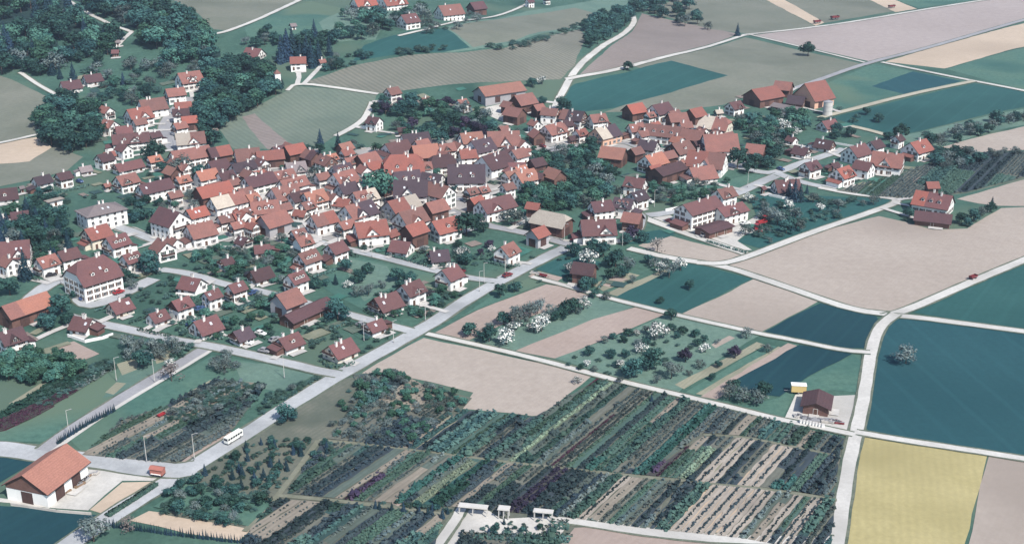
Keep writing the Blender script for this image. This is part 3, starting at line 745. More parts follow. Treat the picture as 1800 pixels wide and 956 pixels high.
        if rnd.random() < .36:                                 # a low lean-to against a gable
            b = MB(); sx = rnd.choice((-1, 1)); ww_ = rnd.uniform(2.4, 4.2); dd = W * rnd.uniform(.5, .85); x0 = sx * (L / 2 + ww_ / 2)
            b.box((x0, 0, .6), (ww_, dd, 3.2), WALLM['n' if rnd.random() < .35 else wall])
            t_ = MB(); xi, xo = sx * (L / 2 + .02), sx * (L / 2 + ww_ + .5)
            for dz in (0, -.16): t_.face([(xi, -dd / 2 - .4, 3.1 + dz), (xo, -dd / 2 - .4, 2.2 + dz), (xo, dd / 2 + .4, 2.2 + dz), (xi, dd / 2 + .4, 3.1 + dz)], ROOFM[roof] if dz == 0 else M_EAVE)
            wg = link('wing', b.mesh('wing'), root); link('wing_roof', t_.mesh('wing_roof'), wg)
        if rnd.random() < .3:                                  # a balcony on the seen gable
            sx = 1 if (1, 0) in vis else -1; b = MB(); x0 = sx * (L / 2 + .6); zb_ = 2.25 * max(1, st - 1) + .2; bw = W * .7
            b.box((x0, 0, zb_), (1.2, bw, .16), M_CONC); b.box((x0 + sx * .56, 0, zb_ + .55), (.07, bw, .8), M_BDOOR)
            for s_ in (-1, 1): b.box((x0, s_ * (bw / 2 - .04), zb_ + .55), (1.05, .07, .8), M_BDOOR)
            link('balcony', b.mesh('balcony'), root)
    ref = '%s %s with %s roof' % (WALLW[wall] if not (wall == 'n' and name == 'barn') else 'brown wooden', name, ROOFW[roof])
    if x2: ref = ref.replace('with ', 'with two-tone ')
    if kind == 'F': ref = 'flat-topped ' + ref
    if rk: ref = {'h': 'half-hipped ', 'H': 'hipped '}[rk] + ref
    root['category'] = name; root['group'] = 'houses of the village' if name == 'house' else 'barns and sheds of the village'
    if key: root['label'] = EXPL[key]
    else: label_later(root, px, py, ref, name, root['group'])
    return root
EXPL.update(school='white three-storey school with a low grey hipped roof beside the lawn', inn='big white inn with a broad brown half-hipped roof above the car yard',
 corner='large barn with salmon-red roof and brown gable at the lower left road corner', tan='brown wooden barn with a pale tan half-hipped roof by the village crossroads',
 factory='long white three-storey factory with brown roof and gable above the gravel yard', annex='white workshop with brown roof against the front of the long factory',
 office='white house with weathered red roof attached behind the factory', open='low open shed with flat dark roof in front of the factory',
 pink='tall barn with steep bright red roof and pink gable at the village edge', twin='wide red-roofed barn with dark red gable beside the pink-gabled barn',
 field='long orange-roofed barn with grey gable at the edge of the green field', ochre='house with ochre gable and tan and dark patched roof in the village',
 hall='long white village hall with weathered roof and a row of windows', farm='lone farmhouse with huge brown roof and white gable amid the bare fields',
 farmshed='low dark-roofed wooden shed in front of the lone brown farm', fieldshed='brown wooden shed with plain purple-brown roof on the gravel by the field track',
 purple='long brown timber barn with dark purple roof among the garden houses', redsmall='grey-gabled small barn with bright red roof at the bend by the tan-roofed barn',
 lone='small white house with orange-red roof standing before dark firs on the hill', wide='wide house with tall white gable of many small windows and dark roof',
 vine='white chalet with weathered roof at the lower corner of the vineyard', villa='white villa with bright red roof in the row of new houses')
BUILD = '''
640 8 52 .1 r w
688 4 62 .1 r w
718 38 46 .15 b w
790 23 58 .12 m w
838 15 40 .1 d n
931 6 20 .1 d w
961 2 16 .1 m w
447 95 46 -.08 b w s1
524 112 30 .02 r w @lone
566 110 18 .1 m w s1
515 47 16 .1 g w S s1
125 152 44 .1 d w s1
163 140 42 .1 d w s1
206 76 13 .1 g w S s1
203 94 16 0 b n S s1
333 142 56 .1 m w
308 168 42 .08 m w
268 190 60 .08 m w
244 206 58 .16 r w
193 224 42 -.2 m w
218 231 34 .05 b w s1
230 250 70 .02 b w q2.0
218 266 38 -.25 b w
184 283 42 .4 d w
226 294 62 .15 b w s1 q2
322 192 34 .05 r w
318 204 32 .02 d w
333 217 32 .05 r n
316 227 34 .3 m w
335 250 50 .02 t w xm0
150 300 30 .1 g w s1
112 316 38 .22 d w
74 323 44 .22 k w
38 333 14 .2 g w S s1
8 345 52 .05 d w s1
222 322 54 .22 m w
188 328 20 .2 m w s1
272 335 74 .2 d w q1.9
35 382 36 .05 d w s1
4 388 18 .1 g w s1
95 356 38 .3 t w F S s1 q3
178 380 96 .22 g w H s3 p22 q1.5 ! @school
170 416 64 .24 r c
205 431 58 .22 b w
300 394 80 -.22 d w s3 q1.1 @wide
345 381 46 .14 r w
287 440 54 -.45 m w
305 428 38 -.3 m w s1
352 412 60 .12 m w
25 448 66 .02 b w
16 468 46 -.3 m w
82 467 54 .14 m w
120 455 52 .14 b w
163 488 112 .3 b w s3 h p42 ! @inn
230 461 48 .12 b w
45 546 108 .3 m n xo-.4 q2
20 600 64 .08 d w
148 573 62 -.12 b w s1
211 541 58 .12 b c s1
277 559 50 .12 b w s1
338 502 60 -.12 b w s1
372 526 44 .12 b w
415 513 46 .12 b w
318 542 52 .12 b w G
362 575 70 .14 b w s1
425 591 52 .14 k w G s1
398 463 36 .1 d w s1
458 485 56 .1 d w s1 G
520 496 52 .1 b w
540 459 58 .2 m w
505 533 72 .2 m g B
538 550 106 .2 d n q2.9 p27 s1.6 @purple
508 603 62 .14 b w s1
598 616 72 .14 b c s1
658 576 50 .08 b w s1
678 534 72 .1 b w s1 G
722 515 62 .18 b w
790 488 60 .2 b w
590 443 52 .15 b w
706 437 52 -.1 b w s1
772 453 42 .02 k w s1
429 426 34 -.22 d w s1
461 441 32 .02 b w s1
533 431 44 .1 m w
395 392 32 .15 m w
425 385 42 -.3 r w
465 372 52 .05 m w
481 393 64 .24 m g B
400 359 80 .17 t w xm.1 q1.8
375 341 70 .15 r n q1.8
455 323 64 .18 d w q1.7
410 327 28 .1 m w
363 314 46 .1 o w
397 315 38 .15 d w
427 299 50 .18 k w q1.7
383 297 46 .18 d w
335 277 74 .1 m w q2
385 273 48 .08 d n xr-.3
435 279 46 .03 m w
475 280 48 .02 r n q1.6
517 269 46 .1 r n
548 279 40 -.25 m n xd-.1
520 301 40 .05 g w
455 308 30 .1 r w s1
498 313 44 .14 m w q1.6
515 328 56 .12 m w q1.7
500 346 62 .14 m w
527 351 52 .15 d w q1.6
552 353 52 .18 o w
529 378 30 -.1 r w s1
567 392 56 .14 m w xr.1
540 368 34 .2 m w
574 288 42 -.25 m w G
645 286 52 .14 m n
617 289 34 .1 m w
656 298 36 .1 r w
640 304 32 -.35 m w
600 304 46 .14 k w
604 319 58 .15 m w
610 338 46 .18 k w
640 351 54 .1 m w xt.2
603 359 38 -.1 r w s1
630 376 70 .16 m w xk-.1
608 402 38 .1 m w
652 410 62 .05 r w
710 296 66 -.03 r w h
724 279 26 -.05 o w s1
747 273 52 .03 o n
697 263 60 .08 b w s1
730 248 56 .06 k w s1
785 266 34 .05 m w
822 278 34 .02 r w
828 249 46 .04 o w
845 262 56 .08 k w
777 290 50 .03 d w h
745 299 30 .02 m w
715 319 54 .05 k w
760 321 48 -.1 k w
820 313 60 -.06 k w G
868 289 70 .12 d w
722 343 56 -.06 k w s3
772 346 58 -.18 m w s3
828 343 30 .2 m w
706 368 74 .22 r g xt.2
722 388 64 .12 m w
765 370 50 .1 m n
728 413 52 .3 r n B s3
780 404 62 .08 r w
688 413 30 .2 r w s1
836 360 36 .2 r n
870 366 74 .14 b w q1.7
922 316 52 .14 o w
946 316 26 -.1 d n
975 312 44 -.25 o n
943 292 36 .08 d n
910 276 40 .14 m w
900 297 46 -.04 b n s1 q2
1078 276 50 -.08 o n
938 370 30 -.1 r n
970 393 74 -.14 t n h q1.6 @tan
945 416 44 .24 r g B @redsmall
1051 408 62 -.04 b w
1056 370 46 .05 d w
1097 365 42 -.1 k w
1120 351 42 .08 k w
1117 328 42 -.1 b w
1112 391 40 -.1 m n
891 446 54 .2 m w
1027 481 52 -.1 d n S @garden
878 163 98 .12 o g q2.1 p30 B @field
920 181 56 .2 m n
905 203 48 -.2 m n
940 222 30 -.3 m w
967 203 38 -.1 m w
1008 209 54 -.12 m w xk-.45 G
972 233 56 .12 m w
944 241 32 -.5 m n
1050 214 42 .05 m w
1063 238 58 .22 t o xk0 @ochre
885 251 56 -.04 m w
917 257 32 -.35 m w
885 229 26 .1 m n s1
1115 197 50 .12 r n
1160 197 56 .12 d w
1190 213 46 0 m n
1222 204 46 .1 r n
1257 223 68 -.1 t c xm0 h
1117 231 38 .04 m w
1168 237 80 -.08 m w q1.9 @hall
1218 244 48 -.1 m n
1265 258 66 -.05 m w
1237 262 28 -.4 d w
1263 199 20 .02 t c s1
1291 191 40 .14 b w
1342 170 78 .1 r n s2 p34 q1.35 @twin
1377 157 40 -.1 m n
1430 166 80 .1 r o s2 p44 q.95 B @pink
1385 192 66 -.15 g n p18 S s1 q2.4
1400 179 40 -.1 k n S s1
1328 269 42 -.08 m n
1140 262 40 -.1 k w
1117 272 32 .1 m n
1148 287 54 .14 o w
1195 266 54 .18 m w G
1242 288 72 -.08 r w xm.1
1232 307 58 .05 m w s1
1173 304 68 .2 d n q2 p28
1150 304 34 .1 r n
1228 374 94 .24 b w s3 q1.9 p32 @factory
1273 346 46 .1 m w @office
1282 376 66 .12 b w q1.7 p30 @annex
1255 404 76 .14 d n s1 p12 S q1.8 @open
1341 334 16 .1 b n S s1
1382 330 60 -.02 b w s1
1392 247 28 -.2 b w s1
1408 268 40 -.14 d w s1
1449 256 44 -.12 d w s1 G
1455 221 46 .08 b w s1
1505 271 60 .1 b w
1537 260 42 .14 d w
1578 249 30 .3 d w
1612 264 64 .15 r w
1560 288 64 -.08 m w
1518 298 46 -.15 b w
1480 310 54 .2 r w @villa
1466 293 28 .1 d w s1
1424 298 46 .1 d w
1640 358 80 -.12 r w xb-.3 s1.7 p38 q1.35 @farm
1638 333 32 -.05 r n
1640 386 70 -.08 d n s1 S q2.2 @farmshed
690 166 36 .2 m w @vine
748 178 24 .1 m w s1
658 218 36 -.15 d w
812 185 28 .1 m w
1436 708 60 5 d n p20 q1.2 S s1.6 @fieldshed
80 838 162 .75 s w p31 q1.3 s2 B G ! W-121,280.5,71,16.2,12.6,4.9 @corner
1205 226 30 0 m w
1005 246 20 .1 d n S s1
706 231 18 0 d n S s1
'''
EXPL['garden'] = 'dark purple-roofed wooden garden shed among the orchard trees by the crossroads'
for ln in BUILD.strip().split('\n'): building(ln)

# small houses and barns that fill the tight village core
CORES = [[(300, 285), (430, 262), (560, 262), (700, 255), (860, 238), (925, 262), (985, 300), (900, 335), (830, 345), (800, 400), (690, 412), (560, 420), (420, 418), (300, 410)],
         [(1090, 205), (1230, 205), (1290, 232), (1285, 285), (1200, 300), (1110, 285)], [(880, 185), (1010, 190), (1050, 220), (1010, 250), (930, 245)],
         [(180, 195), (300, 180), (290, 240), (270, 300), (190, 300)]]
rc = random.Random(11)
for core_, n in zip(CORES, (44, 12, 6, 5)):
    x0, x1 = min(p[0] for p in core_), max(p[0] for p in core_); y0, y1 = min(p[1] for p in core_), max(p[1] for p in core_); k = 0
    for _ in range(1500):
        if k >= n: break
        x, y = rc.uniform(x0, x1), rc.uniform(y0, y1)
        if not inside((x, y), core_): continue
        g = ground(x, y + 8); r_ = 3.6
        if any((g.x - h[0]) ** 2 + (g.y - h[1]) ** 2 < (min(h[3], h[4]) * .9 + r_) ** 2 for h in HOUSES) or near_road(g, 2.0): continue
        wl = rc.choice('wwwwn'); building(f"{x:.0f} {y:.0f} {rc.uniform(26, 36):.0f} {rc.choice((.14, .12, .16, -.25))} {rc.choice('mmmrobd')} {wl}"); k += 1

# ---------------- gardens: drives, terraces, vegetable beds beside the houses ----------------
M_DRIVE = mat_field('drive_pale', (.40, .39, .37), (.52, .50, .47), .2, fine=1.0)
GBED = [mat_field('garden_soil', (.20, .165, .145), (.27, .225, .195), .3, 1.0, R(30), .4, fine=1.2), mat_field('garden_rows', (.085, .125, .100), (.15, .17, .13), .3, .9, R(50), .6, (.05, .08, .07), fine=1.2),
        mat_field('garden_lawn', (.042, .135, .110), (.060, .160, .125), .2, fine=1.0), mat_field('garden_dry', (.16, .175, .125), (.22, .22, .16), .2, fine=1.0),
        mat_field('garden_dark', (.024, .058, .060), (.045, .085, .082), .3, fine=1.2)]
def rect(c, ang, l, w_): 
    u = Vector((math.cos(ang), math.sin(ang))); v = Vector((-u.y, u.x)); c = Vector(c)
    return [c + u * a * l / 2 + v * b_ * w_ / 2 for a, b_ in ((-1, -1), (1, -1), (1, 1), (-1, 1))]
def in_house(p, m=.3):
    for hx, hy, hr_, l2, w2, an in HOUSES:
        dx, dy = p[0] - hx, p[1] - hy
        if dx * dx + dy * dy < (hr_ + 2) ** 2 and abs(dx * math.cos(an) + dy * math.sin(an)) < l2 + m and abs(-dx * math.sin(an) + dy * math.cos(an)) < w2 + m: return True
    return False
_r = random.Random(21); ZT = LAYER[0] + .01; _zc = [0]
def zup():
    _zc[0] += 1; return ZT + .002 * (_zc[0] % 40)
for (hx, hy, hr_, l2, w2, an), (px, py) in zip(HOUSES, HOUSEPX):
    if hy > 800: continue
    u = Vector((math.cos(an), math.sin(an))); v = Vector((-u.y, u.x)); c = Vector((hx, hy))
    best = None
    for ln, wd in ROADS:
        for q in ln:
            d = (q - c).length
            if best is None or d < best[0]: best = (d, q)
    if best and hr_ < best[0] < 34 and _r.random() < .8:
        q = best[1]; e = (q - c).normalized(); st = c + e * (hr_ * .55)
        sheet('driveway', strip_polys([st, (st + q) / 2 + Vector((-e.y, e.x)) * _r.uniform(-.8, .8), q], _r.uniform(2.2, 3.2)), M_DRIVE, zup())
    sv = -1 if v.dot(c) > 0 else 1
    t = c + v * sv * (w2 + 1.6) + u * _r.uniform(-.4, .4) * l2
    if not near_road(t, 1): sheet('terrace', [rect(t, an, _r.uniform(4, 8), 2.8)], M_DRIVE, zup())
    for k in range(3):
        a = _r.uniform(0, 6.28); d = hr_ + _r.uniform(3, 11); p = c + Vector((math.cos(a), math.sin(a))) * d; L, W = _r.uniform(4, 10), _r.uniform(2.5, 6)
        qs = rect(p, an + _r.choice((0, 0, math.pi / 2)), L, W)
        if any(in_house(z) or near_road(z, .3) for z in qs + [p]) or not (115 < py < 700) or px > 1560: continue
        sheet('garden_bed', [rough_edge(qs, 2.5, .25)], _r.choice(GBED), zup())

# ---------------- trees, bushes, nursery rows ----------------
M_BARK = mat_plain('bark', (.085, .065, .055), .3, 2)
LEAF = {
 'b': mat_leaf('leaf_dark_green', (.009, .035, .040), (.042, .104, .088)), 'l': mat_leaf('leaf_mid_green', (.018, .066, .060), (.068, .155, .112)),
 'c': mat_leaf('needle_dark', (.007, .022, .042), (.020, .048, .068)), 'f': mat_leaf('leaf_grey_fruit', (.050, .080, .088), (.145, .175, .160)),
 'w': mat_leaf('leaf_blossom', (.045, .080, .085), (.12, .155, .145), (.56, .56, .52)), 'p': mat_leaf('leaf_copper', (.026, .020, .044), (.065, .046, .072)),
 's': mat_leaf('leaf_bush', (.020, .054, .056), (.072, .128, .102)), 'x': mat_leaf('twigs', (.13, .115, .11), (.21, .185, .17)),
 'y': mat_leaf('leaf_pale', (.10, .15, .11), (.23, .28, .19)), 'g': mat_leaf('leaf_row_green', (.030, .068, .056), (.075, .125, .092)),
 'k': mat_leaf('leaf_row_thin', (.034, .052, .058), (.090, .115, .105)), 'r': mat_leaf('leaf_row_red', (.032, .014, .026), (.062, .028, .042)),
 'T': mat_leaf('leaf_row_teal', (.014, .052, .048), (.040, .098, .080)), 'd': mat_leaf('leaf_row_dark', (.014, .028, .038), (.042, .062, .066))}
TW = {'b': 'dark green tree', 'l': 'fresh green tree', 'c': 'dark conifer', 'f': 'grey-green fruit tree', 'w': 'white blossoming tree', 'p': 'copper-leaved tree',
      's': 'low green bush', 'x': 'bare twiggy tree'}
TN = {'b': 'broadleaf_tree', 'l': 'fresh_green_tree', 'c': 'conifer', 'f': 'fruit_tree', 'w': 'blossom_tree', 'p': 'broadleaf_tree', 's': 'bush', 'x': 'bare_tree'}  # l is any fresh green broadleaf tree, whatever its age
def rvec(r):
    while True:
        v = Vector((r.uniform(-1, 1), r.uniform(-1, 1), r.uniform(-1, 1)))
        if .05 < v.length <= 1: return v
def leaf(b, p, n, s, r, mat, tone):
    """a bent clump of leaves: two triangles folded along the middle"""
    n = n.normalized(); t = n.cross(rvec(r)).normalized(); u = n.cross(t)
    a = p + t * s * r.uniform(.7, 1.1); c = p - t * s * r.uniform(.7, 1.1); q = u * s * r.uniform(.55, .95); dn = n * s * .25
    k = len(b.v); b.v += [tuple(a), tuple(p + q - dn), tuple(c), tuple(p - q - dn)]
    b.f.append((k, k + 1, k + 2, k + 3)); b.m.append(b.mi(mat)); b.tone.append(tone)
def crown_mesh(kind, seed):
    """unit crown: height 1 above its base, about 1 wide; kind sets the outline"""
    r = random.Random(seed); b = MB(); b.tone = []; mat = LEAF[kind]
    if kind == 'c':
        for lv in range(17):
            f = lv / 16; z = .08 + .90 * f; rad = .40 * (1 - f) ** .85 + .015; n = int(30 * (1 - f)) + 5; off = r.random() * 6
            for k in range(n):
                a = off + 2 * math.pi * k / n + r.uniform(-.2, .2); q = rad * r.uniform(.45, 1.12)
                leaf(b, Vector((q * math.cos(a), q * math.sin(a), z - q * .30 + r.uniform(-.03, .03))), Vector((math.cos(a) * .7, math.sin(a) * .7, .8)) + rvec(r) * .35, .085 * (1.15 - f * .6), r, mat, r.random())
        return b.mesh('crown')
    nb = {'b': 11, 'l': 10, 'p': 9, 'f': 9, 'w': 9, 's': 6, 'x': 9}[kind]
    den = {'b': 88, 'l': 84, 'p': 84, 'f': 50, 'w': 62, 's': 64, 'x': 26}[kind]
    blobs = [(Vector((r.uniform(-.05, .05), r.uniform(-.05, .05), .60)), .27)]
    for k in range(nb):
        a = 2 * math.pi * (k * .618 + r.uniform(-.06, .06)); z = r.uniform(.30, .82)
        q = (.34 if z < .62 else .22) * r.uniform(.65, 1.1)
        blobs.append((Vector((q * math.cos(a), q * math.sin(a), z)), r.uniform(.13, .22)))
    for c, rad in blobs:
        base = r.uniform(.0, .75)
        for k in range(int(den * (rad / .2) ** 1.4)):
            d = rvec(r).normalized(); p = c + d * rad * r.uniform(.5, 1.28); p.z = c.z + (p.z - c.z) * .85
            tn = min(1, max(0, base + r.uniform(-.12, .30)))
            if kind == 'w': tn = r.choice((.1, .4, .85, .9, 1.0)) if r.random() < .9 else .2
            if p.z > .06: leaf(b, p, d + rvec(r) * .7 + Vector((0, 0, .25)), .052 * r.uniform(.6, 1.5) * (1.0 if kind not in 'fxw' else .85), r, mat, tn)
    return b.mesh('crown')
def trunk_mesh(kind, seed):
    r = random.Random(seed); b = MB()
    b.cyl((0, 0, -.04), .035, .018, .60, M_BARK, 6)
    if kind != 'c':
        for k in range(5):
            a = k * 1.256 + r.uniform(-.3, .3); z = r.uniform(.25, .42); d = Vector((math.cos(a) * .26, math.sin(a) * .26, .30)); p = Vector((0, 0, z)); t = Vector((-d.y, d.x, 0)).normalized()
            for w0, w1 in ((t * .014, t * .005), (Vector((0, 0, .014)), Vector((0, 0, .005)))):
                b.face([p - w0, p + w0, p + d + w1, p + d - w1], M_BARK)
    else: b.cyl((0, 0, .5), .018, .004, .48, M_BARK, 5)
    return b.mesh('trunk')
NV = {'b': 6, 'l': 4, 'c': 4, 'f': 4, 'w': 3, 'p': 2, 's': 5, 'x': 2}
CROWN = {k: [crown_mesh(k, 100 + i * 7 + ord(k)) for i in range(n)] for k, n in NV.items()}
TRUNK = {k: trunk_mesh('c' if k == 'c' else 'b', ord(k)) for k in 'blcfwpx'}
HR = {'b': .98, 'l': .98, 'c': 2.0, 'f': .92, 'w': .95, 'p': 1.0, 's': .62, 'x': 1.05}       # height against width
TREES = []; NK = {}
def tree(px, py, wpx, kind, label=None, group=None, hr=None, world=None, nm=None):
    """a tree whose crown is centred on the picture point px,py and wpx wide"""
    h = hr or HR[kind]
    g = world or ground(px, py + .40 * h * wpx)
    wd = wpx / pxm(g); H = wd * h
    if kind == 's' and nm == 'sapling': nm = 'shrub'
    nm = nm if nm and kind in 'blsf' else TN[kind]
    if NK.get(nm, 0) >= 299: return None
    NK[nm] = NK.get(nm, 0) + 1
    rz = random.uniform(0, 6.28)
    cm = random.choice(CROWN[kind]); sc = (wd / (.78 if kind == 'c' else .82),) * 2 + (H * 1.06,)
    if kind == 's':
        root = link(nm, cm, None, g, (0, 0, rz)); root.scale = sc
    else:
        root = empty(nm, g, rz)
        t = link('trunk', TRUNK[kind], root); t.scale = (H * .9, H * .9, H)
        c = link('crown', cm, root); c.scale = sc
    cat = {'bush': 'bush', 'shrub': 'shrub', 'forest_tree': 'forest tree', 'sapling': 'sapling', 'fresh_green_tree': 'young tree', 'ornamental_shrub': 'ornamental shrub', 'row_shrub': 'row shrub'}.get(nm, 'tree')
    if label: tag(root, label, cat, group)
    else: label_later(root, px, py, TW[kind], cat, group or {'s': 'bushes in the gardens', 'c': 'conifers in the gardens', 'f': 'fruit trees', 'w': 'blossoming trees'}.get(kind, 'trees in the gardens'))
    TREES.append((g.x, g.y, wd / 2)); return root
def free(g, rad):
    for hx, hy, hr_, l2, w2, an in HOUSES:
        dx, dy = g[0] - hx, g[1] - hy
        if dx * dx + dy * dy < (hr_ + rad + 1) ** 2:
            u = abs(dx * math.cos(an) + dy * math.sin(an)); v = abs(-dx * math.sin(an) + dy * math.cos(an))
            if u < l2 + rad * .5 + .5 and v < w2 + rad * .5 + .5: return False
    return True
def grove(poly, n, kinds, s0, s1, label=None, group=None, gap=.72, roads=True, tries=40, nm=None):
    """scatter n trees over a picture polygon, keeping off houses, roads and each other"""
    x0, x1 = min(p[0] for p in poly), max(p[0] for p in poly); y0, y1 = min(p[1] for p in poly), max(p[1] for p in poly)
    done = 0
    for _ in range(n * tries):
        if done >= n: break
        x, y = random.uniform(x0, x1), random.uniform(y0, y1)
        if not inside((x, y), poly): continue
        k = random.choice(kinds); s = random.uniform(s0, s1) * 1.18 * (1.0 if k != 'c' else .62) * (.8 if k == 's' else 1)
        g = ground(x, y + .40 * HR[k] * s); rad = s / pxm(g) / 2
        if not free(g, rad) or (roads and near_road(g, rad * .55)): continue
        if any((g.x - t[0]) ** 2 + (g.y - t[1]) ** 2 < ((rad + t[2]) * gap) ** 2 for t in TREES): continue
        lb = label(k) if callable(label) else label
        if tree(x, y, s, k, lb, group, world=g, nm=nm): done += 1
    return done
def ell(cx, cy, rx, ry, n=14): return [(cx + rx * math.cos(2 * math.pi * i / n), cy + ry * math.sin(2 * math.pi * i / n)) for i in range(n)]

ONE = '''
665 328 60 l big round bright-leaved tree standing among roofs in the village middle
820 396 48 b tall dense dark green tree at the end of the village roofs
18 505 36 b round clipped dark green tree beside the street at the left edge
46 470 27 c tall pointed dark conifer in front of the row of white houses
250 632 36 b dense ball-shaped dark oak in the meadow by the lower street
302 655 36 x silver-leaved rounded bush beside the lower grey road
505 728 34 b dense clipped dark green bush at the edge of the main road
165 932 52 f big grey-green willow beside the road at the bottom left
226 921 30 x bare twiggy tree at the bare tan strip by the bottom road
1420 89 26 b lone round dark tree on the path between pale plateau fields
1103 117 18 b lone dark tree on the pale track above the green field
1296 55 11 c small pointed tree at the pale track fork on the plateau
1592 624 40 f grey thorny thicket standing alone in the big teal field
1155 432 28 x bare brownish tree beside the white track at the small pale field
812 443 24 w round tree covered in white blossom among dark garden trees
1110 648 36 b lower and darker of the twin trees in the pale orchard meadow
1142 632 40 b upper and wider of the twin trees in the pale orchard meadow
1212 502 18 b small dark tree standing in the middle of the teal field
1160 528 14 b smaller dark tree in the left part of the teal field
827 580 28 b first dark tree at the left end of the blossom row
860 588 32 b second dark tree in the blossom row next to the white one
890 592 36 w white blossoming tree at the lower end of the orchard row
555 308 36 f pale grey-leaved round tree among the village roofs
320 294 38 f pale grey-green round tree below the climbing street
275 268 38 b big dark tree at the bend of the climbing street
1296 282 38 b big dark tree beside the weathered-roof village houses
594 548 38 b big dark tree at the end of the long purple barn
1145 700 8 c tiny pointed conifer beside the gravel track
'''
for ln in ONE.strip().split('\n'):
    t = ln.split(None, 4)
    tree(float(t[0]), float(t[1]), float(t[2]), t[3], t[4], {'f': 'fruit trees', 'c': 'conifers in the gardens'}.get(t[3], 'trees in the gardens'))
MANY = '''
130 132 18 c|106 130 11 c|217 140 11 c|563 244 14 c|595 252 16 c|1396 338 20 c|1406 342 16 c|1386 336 16 c|1418 334 8 c|1510 258 10 c|590 492 10 c|563 262 18 b|660 190 18 b|545 262 14 b
350 303 26 b|285 295 22 b|262 465 40 b|110 540 40 b|85 565 34 b|120 560 26 b|222 488 24 b|130 518 14 b|150 520 14 b|232 500 22 f
1580 234 28 b|1560 240 18 b|990 186 26 b|955 178 16 b|935 146 18 b|953 142 18 w|1017 232 14 p|1042 262 20 b
1180 553 22 b|1155 582 36 w|1105 585 18 b|1122 602 16 f|1200 580 18 b|1222 586 16 b|1227 602 16 b|1312 587 22 f|1292 620 24 p|1347 612 20 f|1205 626 26 p|1180 652 36 f|1155 668 18 f|1252 663 14 b|1282 690 30 f|1306 694 32 f|1330 698 32 f|1344 684 30 b|1290 676 22 b
1037 617 20 b|1075 622 18 b|1096 597 14 b|1052 632 11 s|1010 627 9 s|1033 638 13 w|1070 642 8 s|1062 598 16 f|1135 580 16 f|1078 590 14 b|1150 604 12 s|1172 600 12 s|1192 606 10 s|1165 620 10 s
885 560 26 b|912 562 34 f|930 548 34 f|952 570 34 w|945 540 30 f|975 556 18 b|1000 538 32 b|1026 534 28 w|1045 518 16 b|1066 520 18 f|905 548 22 f
880 512 24 b|905 504 22 b|1010 440 26 b|1035 452 34 w|1060 440 30 b|1082 456 34 b|1102 462 26 f|1112 412 28 p|1042 432 26 b|1076 482 22 b|1094 478 22 b|1026 502 26 b|1040 496 20 b|1006 488 18 b|1112 492 16 f|1150 462 22 f|1176 476 34 f|1196 466 26 w|1140 456 20 b|1168 462 20 f|1128 416 24 b|1100 420 22 b
608 467 24 b|630 486 26 b|646 474 22 b|700 484 28 b|722 490 24 b|628 512 24 f|648 510 24 f|670 500 18 f|702 500 18 b|555 500 22 b|574 498 14 b|820 456 26 b|806 430 16 b|860 430 16 p|845 444 14 p|865 438 14 w|850 400 20 b|905 385 34 f|892 380 26 f|925 390 22 f|745 440 18 f|842 386 20 b
505 85 26 c|515 80 24 c|495 92 22 c|540 92 24 c|548 100 22 c|1315 348 18 w|1366 386 30 f|1382 400 26 b|1310 404 26 f|1350 376 26 f|1392 395 20 b|1340 378 20 f|1382 224 24 w|1370 218 22 w|1395 232 20 w|1360 230 20 f
445 700 22 s|1655 385 18 b|1690 385 22 b|1710 380 22 b|1725 372 20 f|1740 365 20 b|1700 392 16 b|1743 356 9 c|1598 375 20 b|1606 362 16 b|1590 385 12 s|660 282 12 b|835 300 14 b|798 330 16 b|835 338 16 b'''
MANY += '|1015 668 16 w|1128 612 24 w|1240 612 20 w|1090 640 18 w|1005 470 24 w|958 560 22 w|1160 470 22 w|612 500 16 w|300 640 22 w|1385 360 20 w|1440 365 18 w|905 575 22 w'
MANY += '|1000 640 12 s|1020 645 12 b|1085 640 14 b|1045 648 14 f|1068 655 12 s|1090 668 14 f|1135 600 16 b|1150 592 14 f|1190 590 12 b|1212 610 12 s|1238 596 14 b|1262 600 12 f|1230 640 20 f|1262 640 14 b|1210 655 14 f|1100 622 16 b|1118 585 14 w|1170 632 14 s|1180 575 16 b|860 575 18 f|900 575 24 f|938 575 22 w|968 545 24 f|990 552 20 b|1012 545 18 f'
for ln in MANY.replace('\n', '|').split('|'):
    if ln.strip():
        a = ln.split(); tree(float(a[0]), float(a[1]), float(a[2]), a[3])
WOOD = 'trees of the hillside wood'
def wl(k): return {'b': 'dark broadleaf tree packed in the hillside wood at the upper left', 'l': 'fresh green tree packed in the hillside wood at the upper left', 'c': 'dark conifer packed in the hillside wood at the upper left'}.get(k, 'greyish tree packed in the hillside wood at the upper left')
grove([(-12, -5), (110, -8), (150, 30), (228, 62), (205, 90), (170, 92), (90, 62), (122, 98), (80, 128), (25, 122), (-12, 118)], 72, 'bbblclf', 17, 36, wl, WOOD, .5, nm='forest_tree')
grove([(118, -8), (285, -8), (300, 15), (345, 30), (388, 100), (300, 108), (290, 78), (235, 50), (155, 15)], 72, 'bbblbf', 17, 36, wl, WOOD, .5, nm='forest_tree')
VAL = 'trees of the valley wood'
def vl(k): return {'b': 'dark broadleaf tree in the valley wood beside the green vineyard', 'c': 'dark conifer in the valley wood beside the green vineyard'}.get(k, 'mid green tree in the valley wood beside the green vineyard')
grove([(365, 118), (420, 108), (480, 118), (500, 150), (440, 185), (385, 215), (375, 262), (350, 240), (348, 190)], 58, 'bbbbl', 20, 30, vl, VAL, .5, nm='forest_tree')
PLA = 'trees of the plateau wood'
grove([(1020, 50), (1060, 22), (1125, 8), (1108, 32), (1060, 76), (1012, 118), (1000, 132), (1034, 66)], 42, 'bbb', 14, 22, 'bluish dark tree in the narrow wood beside the white hill track', PLA, .6, nm='forest_tree')
